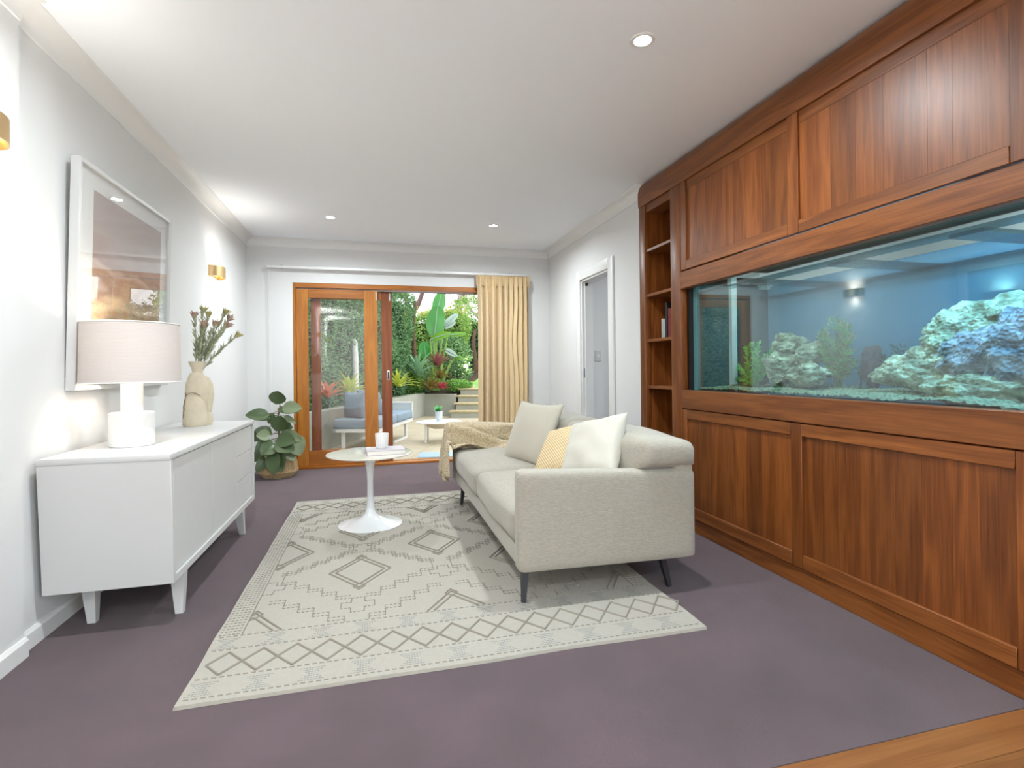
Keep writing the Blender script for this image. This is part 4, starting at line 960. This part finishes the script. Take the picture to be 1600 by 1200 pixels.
# ================================================================== THE GARDEN
GA = math.radians(-20); GO = Vector((0, 7.5, 0)); GZ = -.03
GM = Matrix.Translation(GO) @ Matrix.Rotation(GA, 4, 'Z')
def G(u, v, z=0): return GM @ Vector((u, v, z))
stone = mat('pale_patio_stone', lin(186, 174, 150), .6, var=.07, vscale=3, bump=.1, bscale=60)
conc = mat('rendered_concrete', lin(158, 160, 148), .85, var=.08, vscale=3, bump=.15, bscale=30)
sand = mat('sandstone_nosing', lin(192, 176, 138), .8, var=.1, vscale=8, bump=.2, bscale=40)
soil = mat('garden_soil', lin(64, 50, 38), 1, bump=1, bscale=30)
pt = struct('patio', MB().box(-6, 7, YB+.16, 16, -.4, GZ-.02), mat('grout', lin(150, 142, 126), .9), 'pale stone paving of the garden patio', 'paving')
tm = MB().rbox(-.297, .297, -.297, .297, -.02, 0, .003, 1).mesh('paver')
for iu in range(-2, 8):
    for iv in range(-3, 10):
        c_ = G(.3+iu*.6, .3+iv*.6, GZ)
        if c_.y < YB+.16+.42 or iv*.6 > 5.4: continue
        if c_.x > 4 or c_.x < -1.6: continue
        o = link('paver', tm, stone, pt, c_); o.rotation_euler = (0, 0, GA)
MB().rbox(-1.2, 2.2, YB+.161, YB+.5, GZ-.02, GZ+.001, .003, 1).build('threshold_paver', stone, pt)
# doormat
mt = MB().rbox(-.32, .38, -.2, .2, 0, .012, .005, 2, Matrix.Translation((.85, 6.98, GZ)) @ Matrix.Rotation(GA*.4, 4, 'Z')).build('outdoor_mat', mat('pale_blue_mat', lin(160, 184, 204), .8, bump=.3, bscale=200))
tag(mt, 'pale blue mat on the paving just outside the open door', 'mat')
# retaining walls
rw = MB().box(-1.0, -.045, 5.55, 5.75, GZ, .5, GM).build('retaining_wall', conc, None, smooth=False); tag(rw, 'low grey rendered wall holding the flower bed', 'garden wall')
rw = MB().box(-1.0, -.80, -1.1, 5.55, GZ, .53, GM).build('retaining_wall', conc, None, smooth=False); tag(rw, 'low grey rendered wall behind the outdoor sofa', 'garden wall')
bd = MB().box(-9, -1.0, -1.1, 9, GZ, .42, GM).build('garden_bed', soil, None, smooth=False); tag(bd, 'dark soil of the raised hedge bed', 'soil', kind='structure')
bd = MB().add([G(-1, 5.75, .40), G(.1, 5.75, .40), G(.1, 8.6, 1.0), G(-1, 8.6, 1.0), G(-1, 5.75, -.1), G(.1, 5.75, -.1), G(.1, 8.6, -.1), G(-1, 8.6, -.1)], [(0, 1, 2, 3), (4, 5, 6, 7), (0, 1, 5, 4), (1, 2, 6, 5), (2, 3, 7, 6), (3, 0, 4, 7)]).build('garden_bed', soil, None, smooth=False); tag(bd, 'dark sloping soil of the flower bed', 'soil', kind='structure')
# garden steps
gs = empty('garden_steps', G(2.0, 5.3, GZ), 'sandstone steps climbing from the patio to the lawn', 'steps')
for k in range(4):
    z = GZ+.165*k; v0 = 5.02+.30*k; ul = (-.10, -.04, -.04, -.04)[k]
    MB().box(ul+.05, 2.6, v0+.03, v0+.4, z, z+.125, GM).build('riser', conc, gs, smooth=False)
    MB().rbox(ul, 2.6, v0, v0+.36, z+.125, z+.165, .012, 2, GM).build('tread', sand, gs)
MB().rbox(.08, .26, 6.3, 7.6, .5, .68, .02, 2, GM).build('edge_stone', sand, gs)
grass = mat('lawn_turf', lin(120, 164, 86), 1, var=.25, vscale=30, bump=1, bscale=200)
lw_ = MB().grid(lambda i, j: G(-.05+6*i, 6.25+14*j, .62+.62*min(1, j*2.6)+.03*noise.noise(Vector((i*6, j*9, 1)))), 20, 40).build('lawn', grass); tag(lw_, 'bright green sloping lawn above the steps', 'lawn', kind='stuff')
bk_ = MB().box(-14, 16, 8.4, 40, -.4, .92, GM).build('garden_ground', soil); tag(bk_, 'dark ground under the hedges and trees', 'ground', kind='structure')
# ---- outdoor sofa
os_ = empty('outdoor_sofa', G(-.3, .85, GZ), 'white framed outdoor sofa with pale blue-grey seat cushions', 'outdoor sofa')
alu = mat('white_powdercoat', lin(230, 230, 228), .4)
blu = mat('blue_grey_canvas', lin(140, 156, 168), .9, spec=.1, bump=.2, bscale=250)
u0, u1, v0, v1 = -.64, .02, .02, 1.72
MB().rbox(u0, u1, v0, v0+.05, .235, .285, .004, 1, GM).rbox(u0, u1, v1-.05, v1, .235, .285, .004, 1, GM).rbox(u1-.05, u1, v0, v1, .235, .285, .004, 1, GM).rbox(u0, u0+.05, v0, v1, .235, .285, .004, 1, GM).rbox(u0, u1, v0, v1, .27, .283, .002, 1, GM).build('frame', alu, os_)
for (a, b_) in ((u0+.1, v0+.05), (u1-.09, v0+.05), (u0+.1, v1-.25), (u1-.09, v1-.25)):
    MB().rbox(a, a+.045, b_, b_+.045, GZ, .24, .003, 1, GM).build('leg', alu, os_)
MB().rbox(u1-.09, u1-.045, v1-.85, v1-.25, GZ, GZ+.03, .003, 1, GM).build('runner', alu, os_)
for k in range(2):
    a, b_ = v0+.01+k*.85, v0+.85+k*.84
    mb = MB(); cushion(mb, ((u0+u1)/2, (a+b_)/2, .355), ((u1-u0)/2, (b_-a)/2, .068), .03, (0, 0, .1), 8); mb.v = [tuple(GM @ Vector(p)) for p in mb.v]; mb.build('seat_cushion', blu, os_, angle=80)
msh = mat('pale_mesh_sling', lin(206, 214, 216), .7)
MB().rbox(u0, u1, v1-.03, v1, .53, .56, .004, 1, GM).rbox(u1-.03, u1, v1-.03, v1, .28, .55, .004, 1, GM).rbox(u0, u0+.03, v1-.03, v1, .28, .55, .004, 1, GM).build('arm_frame', alu, os_)
MB().box(u0+.02, u1-.02, v1-.02, v1-.012, .29, .54, GM).build('arm_sling', msh, os_, smooth=False)
MB().rbox(u0-.03, u0, v0+.8, v1, .62, .66, .004, 1, GM).rbox(u0-.03, u0, v0+.8, v0+.83, .28, .64, .004, 1, GM).rbox(u0-.03, u0, v1-.03, v1, .28, .64, .004, 1, GM).build('back_rail', alu, os_)
def gp(u, v, z): return G(u, v, z)
Gr = Matrix.Rotation(GA, 3, 'Z')
gcu = mat('grey_canvas', lin(112, 122, 130), .9, spec=.1, bump=.2, bscale=250); gcu2 = mat('blue_canvas', lin(118, 136, 150), .9, spec=.1, bump=.2, bscale=250); gcu3 = mat('slate_canvas', lin(96, 112, 124), .9, spec=.1)
for pos, U_, m_, lab, ang in (((-.40, .22, .60), (.85, -.45, 0), gcu2, 'pale blue cushion at the near end of the outdoor sofa', .3), ((-.30, .58, .585), (.6, .8, 0), gcu, 'grey cushion leaning in the middle of the outdoor sofa', .35), ((-.5, .95, .62), (.1, 1, 0), gcu3, 'dark slate cushion at the back of the outdoor sofa', .2)):
    c_ = gp(*pos); g_ = empty('outdoor_cushion', c_-Vector((0, 0, .2)), lab, 'cushion', 'cushions on the outdoor sofa')
    mb = MB(); Uv = Gr @ Vector(U_); pillow(mb, c_, Uv, Vector((0, 0, 1)) + (Gr @ Vector((-.35, .2, 0))), .21, .2, .085, 14, seed=pos[0]*9); mb.build('cover', m_, g_, angle=80, weld=True)
# ---- outdoor table and pot
OX, OY, OZ = .95, 8.3, .285
ot = empty('outdoor_table', (OX, OY, GZ), 'low round white table on the patio', 'outdoor table')
MB().lathe([(0, -.012), (.34, -.012), (.36, -.004), (.36, 0), (.355, .003), (0, .003)], (OX, OY, OZ), 48).build('top', alu, ot)
MB().lathe([(0, -.11), (.1, -.105), (.2, -.07), (.26, -.014), (.25, -.013), (.19, -.06), (0, -.09)], (OX, OY, OZ), 32).build('bowl', mat('beige_bowl', lin(206, 196, 176), .6), ot)
for k in range(4):
    a = .6+k*PI/2; MB().rbox(OX+.27*math.cos(a)-.014, OX+.27*math.cos(a)+.014, OY+.27*math.sin(a)-.014, OY+.27*math.sin(a)+.014, GZ, OZ-.01, .003, 1).build('leg', alu, ot)
hp = empty('herb_pot', (OX, OY, OZ+.003), 'small white pot with green leaves on the patio table', 'pot plant')
MB().lathe([(0, 0), (.04, 0), (.042, .045), (.056, .05), (.06, .16), (.055, .16), (.05, .06), (0, .06)], (OX, OY, OZ+.003), 24).build('pot', mat('pale_blue_pot', lin(206, 218, 224), .4), hp)
hl = leafmat('herb_leaf', lin(60, 140, 76), lin(120, 196, 120), .4, .3)
rs = random.Random(6)
for k in range(16):
    a = rs.uniform(0, 2*PI); el_ = rs.uniform(.2, 1.1); d = Vector((math.cos(a)*math.cos(el_), math.sin(a)*math.cos(el_), math.sin(el_)))
    b0 = Vector((OX, OY, OZ+.15)); mb = MB(); leaf(mb, b0+d*.015, b0+d*rs.uniform(.08, .13), .05, None, .12, .1, 6); mb.build('leaf', hl, hp, recalc=False)

# ---- foliage
def cloud(mb, n, sample, size, rs, asp=.5):
    for _ in range(n):
        p, nn = sample(rs); d = Vector((rs.gauss(0, 1), rs.gauss(0, 1), rs.gauss(0, .8))) + nn*.4; d.normalize()
        s = d.cross(Vector((rs.gauss(0, 1), rs.gauss(0, 1), rs.gauss(0, 1)))+nn*1.2).normalized(); L_ = size*rs.uniform(.7, 1.35); wv = L_*asp/2; up = s.cross(d)*wv*.35
        mb.add([p, p+d*L_*.45+s*wv+up, p+d*L_, p+d*L_*.45-s*wv+up], [(0, 1, 2), (0, 2, 3)])
def hedge(u0, u1, v0, v1, z0, z1, n, size, m_, core, label, seed, topb=.25, arch=0):
    g = empty('hedge', G((u0+u1)/2, (v0+v1)/2, z0), label, 'hedge'); rs = random.Random(seed)
    def sample(r_):
        f = r_.random(); fu, fv = u1-u0, v1-v0; H_ = z1-z0
        aw, bw, tw_ = fv*H_, fu*H_, fu*fv*.8
        t = r_.random()*(aw+bw+tw_)
        if t < aw: u, v, z, n_ = u1, r_.uniform(v0, v1), z0+H_*r_.random(), Vector((1, 0, 0))
        elif t < aw+bw: u, v, z, n_ = r_.uniform(u0, u1), v0, z0+H_*r_.random(), Vector((0, -1, 0))
        else: u, v, z, n_ = r_.uniform(u0, u1), r_.uniform(v0, v1), z1, Vector((0, 0, 1))
        dn = abs(r_.gauss(0, .1)); b = .16*noise.noise(Vector((u*1.3, v*1.3, z*1.3+seed))) + .1*noise.noise(Vector((u*4, v*4, z*4)))
        P_ = G(u, v, z) + (Gr @ n_)*(b-dn*.6)
        if n_.z > 0: P_.z += topb*noise.noise(Vector((u*2.5, v*2.5, seed)))+abs(r_.gauss(0, .06))
        return P_, Gr @ n_
    mb = MB(); cloud(mb, n, sample, size, rs); tag(mb.build('foliage', m_, g, recalc=False, smooth=False), kind='stuff')
    e = .2
    MB().box(u0+e, u1-e, v0+e, v1-e, z0, z1-e, GM).build('shade_core', core, g, smooth=False)  # dark solid core; its colour stands in for shade inside the foliage
    return g
def m_hedge(name, a, b_, tip=None, zt=2.4):
    m = leafmat(name, a, b_, .4, .3, .45)
    return m
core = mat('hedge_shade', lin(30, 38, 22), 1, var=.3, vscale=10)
hA = m_hedge('lilly_pilly_leaf', lin(58, 104, 58), lin(146, 186, 132))
hB = m_hedge('yellow_green_leaf', lin(86, 140, 60), lin(186, 214, 120))
hC = m_hedge('dark_leaf', lin(36, 70, 44), lin(100, 140, 96))
hT = m_hedge('new_growth_leaf', lin(150, 190, 70), lin(226, 190, 120))
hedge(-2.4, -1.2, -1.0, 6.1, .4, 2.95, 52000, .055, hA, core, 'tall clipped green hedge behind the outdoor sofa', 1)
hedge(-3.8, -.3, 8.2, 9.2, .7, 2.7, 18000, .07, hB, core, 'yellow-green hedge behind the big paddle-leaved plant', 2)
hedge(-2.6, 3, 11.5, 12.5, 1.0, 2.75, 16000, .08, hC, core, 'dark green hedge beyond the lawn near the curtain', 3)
# new growth along the hedge tops
for (a, b_, c_, d_, zz, n_, lab) in ((-2.3, -1.2, 1.5, 6.1, 3.0, 1900, 'orange-tipped new shoots along the clipped hedge top'), (-3.8, -.3, 8.2, 9.0, 2.75, 2000, 'orange-tipped new shoots on the yellow-green hedge')):
    mb = MB(); rs = random.Random(n_)
    def smp(r_): 
        u, v = r_.uniform(a, b_), r_.uniform(c_, d_); return G(u, v, zz+.22*noise.noise(Vector((u*3, v*3, 2)))+abs(r_.gauss(0, .1))), Vector((0, 0, 1))
    cloud(mb, n_, smp, .07, rs, .4); tag(mb.build('hedge_shoots', hT, None, recalc=False, smooth=False), lab, 'shoots', kind='stuff')
# trunk gap at the hedge end
brk = mat('brown_bark', lin(104, 82, 64), .95, bump=.8, bscale=25, var=.2, vscale=10)
for (px, a, b_, r0, lab) in ((648, 640, 470, .07, 'twisted brown trunk at the end of the clipped hedge'), (742, 590, 515, .09, 'grey trunk standing in front of the dark hedge')):
    Yd = 13.55 if px < 700 else 18.0; pts = [atY(px+2*math.sin(k*1.1), a+(b_-a)*k/6, Yd) for k in range(7)]; pts[0].z = min(pts[0].z, .4 if px < 700 else 1.0)
    o = MB().tube(pts, [r0*(1-.07*k) for k in range(7)], 8).build('gnarled_tree', brk); tag(o, lab, 'tree')
pst = MB(); pts = [atY(555, 592, 9.9), atY(555, 560, 9.9), atY(554, 535, 9.9), atY(553, 530, 9.9)]; pts[0].z = .3
o = pst.tube(pts, [.06, .055, .05, .045], 10).build('tree_stump', mat('pale_grey_wood', lin(206, 208, 204), .8, var=.12, vscale=12)); tag(o, 'pale grey pole standing before the hedge, seen through glass', 'pole')
# ---- big paddle plant
bpp = empty('paddle_plant', atY(688, 612, 13.5), 'tall plant with huge green paddle leaves above the flower bed', 'garden plant')
pL = leafmat('paddle_leaf', lin(70, 140, 76), lin(104, 168, 96), .35, .4); pD = leafmat('paddle_leaf_deep', lin(40, 130, 50), lin(70, 160, 60), .35, .35); pG = leafmat('paddle_leaf_pale', lin(150, 176, 166), lin(176, 194, 184), .3, .3); pY = leafmat('paddle_leaf_lime', lin(96, 156, 40), lin(124, 172, 48), .4, .4)
PK = 13.5/CF*1.05
for (b0, t0, wd, db, dt, m_) in (((682, 492), (690, 456), 19, .1, 0, pL), ((678, 527), (684, 477), 27, 0, -.1, pL), ((693, 510), (716, 490), 10, .1, .1, pG), ((693, 512), (712, 503), 10, .1, .0, pG), ((672, 531), (705, 520), 11, -.1, -.2, pY), ((700, 524), (729, 522), 7, 0, -.1, pY), ((665, 562), (662, 533), 19, .1, .1, pD), ((695, 546), (714, 557), 9, -.1, -.2, pG), ((712, 556), (724, 562), 7, -.1, -.2, pY)):
    B_ = atY(*b0, 13.5+db); T_ = atY(*t0, 13.5+dt); side = (T_-B_).cross(Vector((0, -1, .25)))
    mb = MB(); leaf(mb, B_, T_, wd*PK, side, .06, .08, 14, .95, .04, .5); lo = mb.build('leaf', m_, bpp, recalc=False)
    root = atY(680+(.2*(b0[0]-680)), 610, 13.5); MB().tube([root, root.lerp(B_, .6)+Vector((0, 0, .1)), B_, B_.lerp(T_, .5)], [.035, .028, .018, .008], 6).build('leaf_stalk', hB, lo)
    nv = Vector((0, -1, .2)).normalized(); MB().tube([B_+nv*.02, B_.lerp(T_, .5)+nv*.05+Vector((0, 0, .0)), B_.lerp(T_, .96)+nv*.02], [.016, .012, .004], 5).build('midrib', pG, lo)
# ---- strappy plants
def rosette(name, px, py, Yd, n, L0, wd, m_, label, seed, spread=.9, up=.5):
    rs = random.Random(seed); c_ = atY(px, py, Yd); g = empty(name, c_, label, 'garden plant')
    for k in range(n):
        a = 2*PI*k*.381966; el_ = up + (1.35-up)*(k/n)**1.2 * spread; L_ = L0*rs.uniform(.8, 1.1)
        d = Vector((math.cos(a)*math.cos(el_), math.sin(a)*math.cos(el_), math.sin(el_)))
        mb = MB(); leaf(mb, c_+Vector((0, 0, .02)), c_+d*L_, wd, d.cross(Vector((0, 0, 1)))+Vector((1e-3, 0, 0)), .10, .2, 7, .7); mb.build('leaf', m_, g, recalc=False)
    return g
agv = leafmat('agave_leaf', lin(96, 150, 112), lin(160, 196, 156), .5, .2); brm = leafmat('bromeliad_leaf', lin(90, 120, 50), lin(150, 110, 60), .45, .3); brr = leafmat('bromeliad_red', lin(150, 40, 52), lin(190, 80, 90), .45, .3); cor = leafmat('cordyline_leaf', lin(120, 60, 66), lin(186, 110, 116), .45, .3); grl = leafmat('bed_green_leaf', lin(80, 140, 60), lin(150, 196, 96), .5, .3); yel = leafmat('variegated_leaf', lin(120, 170, 50), lin(226, 220, 100), .5, .3)
rosette('agave', 652, 590, 13.0, 26, .75, .09, agv, 'blue-green spiky plant above the garden wall', 1, .95, .25)
rosette('cordyline', 684, 576, 13.4, 22, .5, .08, cor, 'dusky red spiky plant behind the bromeliads', 2)
rosette('bromeliad', 672, 612, 12.75, 20, .48, .09, brm, 'olive and rust bromeliad at the garden wall', 3, .8, .2)
rosette('bromeliad', 690, 610, 12.6, 14, .3, .08, brr, 'crimson bromeliad near the steps', 4, .8, .2)
rosette('bromeliad', 688, 594, 12.95, 18, .42, .08, brm, 'olive bromeliad growing higher in the flower bed', 7, .8, .2)
rosette('strap_plant', 622, 606, 11.6, 24, .55, .06, yel, 'yellow-green strappy plant hanging over the wall corner', 5, .8, .0)
rosette('strap_plant', 545, 618, 9.3, 22, .45, .07, yel, 'lime strappy plant behind the outdoor cushions', 6, .9, .1)
rosette('cordyline', 512, 625, 8.4, 18, .4, .07, leafmat('rust_leaf', lin(190, 90, 50), lin(226, 140, 90), .5, .3), 'rusty orange spiky plant at the sofa wall', 8, .9, .2)
def shrub(px, py, Yd, rx, rz, n, sz, m_, label, seed):
    c_ = atY(px, py, Yd); g = empty('shrub', c_-Vector((0, 0, rz)), label, 'shrub'); rs = random.Random(seed)
    def sm_(r_):
        d = Vector((r_.gauss(0, 1), r_.gauss(0, 1), r_.gauss(0, 1))).normalized(); q = .6+.4*r_.random()**.5
        return c_ + Vector((d.x*rx*q, d.y*rx*q, d.z*rz*q)), d
    mb = MB(); cloud(mb, n, sm_, sz, rs, .6); tag(mb.build('foliage', m_, g, recalc=False, smooth=False), kind='stuff')
    MB().tube([c_-Vector((0, 0, rz+.1)), c_], [.03, .015], 6).build('stem', brk, g)
shrub(640, 600, 13.5, .34, .3, 1600, .07, grl, 'bushy green shrub between the hedge and spiky plant', 1)
shrub(716, 602, 13.4, .36, .14, 1300, .06, grl, 'low bright green shrub beside the garden steps', 2)
shrub(668, 600, 14.1, .5, .35, 1800, .07, hA, 'dense green shrub behind the bromeliads', 3)
shrub(704, 580, 14.6, .6, .45, 1600, .07, hC, 'dark shrub below the paddle leaves', 4)
shrub(700, 555, 15.2, .7, .6, 2200, .07, hA, 'mid-green shrub behind the paddle-leaved plant', 6)
# ---- garden light
q = atY(728, 572, 14.6); gl_ = empty('garden_light', Vector((q.x, q.y, .75)), 'lit garden spike lamp on the lawn', 'garden lamp')
MB().tube([(q.x, q.y, .7), (q.x, q.y, q.z-.04)], .014, 8).build('spike', M['black'], gl_)
MB().lathe([(0, 0), (.05, .0), (.06, .03), (.05, .09), (0, .1)], (q.x, q.y, q.z-.04), 16).build('lantern', mat('lantern_glow', (1, 1, 1, 1), .5, emit=(1, .82, .45, 1), es=14), gl_)
l = bpy.data.lights.new('lantern_light', 'POINT'); l.energy = 12; l.color = (1, .8, .5); l.shadow_soft_size = .05; o = bpy.data.objects.new('lantern_light', l); col.objects.link(o); o.parent = gl_; o.location = (0, -.12, q.z-.75+.02)
# ---- bare trees beyond
pale = mat('pale_bark', lin(190, 178, 168), .9); dkb = mat('grey_brown_bark', lin(126, 104, 96), .9)
def bare_tree(base, h, seed, m_, label, r0, depth=6, twig=None):
    rs = random.Random(seed); g = empty('bare_tree', base, label, 'tree'); mb = MB(); tw_ = MB()
    def grow(p, d, L_, r_, k):
        q = p + d*L_*.5 + Vector((rs.gauss(0, .03), rs.gauss(0, .03), 0))*L_; e = q + (d + Vector((rs.gauss(0, .18), rs.gauss(0, .18), .05))).normalized()*L_*.5
        (mb if k > 2 else tw_).tube([p, q, e], [r_, r_*.85, r_*.68], 6 if k > 2 else 3, False)
        if k == 0: return
        for _ in range(2 if k > 4 else 3):
            nd = (d + Vector((rs.gauss(0, .5), rs.gauss(0, .5), rs.gauss(.12, .32)))).normalized(); grow(e, nd, L_*rs.uniform(.66, .84), r_*.62, k-1)
    grow(Vector(base), Vector((0, 0, 1)), h*.3, r0, depth)
    mb.build('branches', m_, g, recalc=False); tag(tw_.build('twigs', twig or m_, g, recalc=False), kind='stuff')
bare_tree((3.0, 19.5, .9), 5.5, 3, pale, 'pale bare tree forking behind the dark hedge', .12)
bare_tree((1.3, 24, .9), 8, 5, dkb, 'large grey bare tree rising behind the paddle leaves', .2)
bare_tree((3.4, 25, .9), 8, 8, dkb, 'distant bare tree nearest the curtain', .2)
bare_tree((-.4, 22, .9), 7.5, 11, dkb, 'dark bare tree above the clipped hedge', .2)
bare_tree((2.2, 21, .9), 6.5, 17, dkb, 'twiggy bare tree between the garden trees', .16)
bare_tree((5.0, 22, .9), 7, 19, pale, 'pale twiggy tree hidden partly by the curtain', .16)
shrub(737, 492, 19, .9, .7, 1800, .1, hB, 'olive green treetop above the dark hedge', 5)
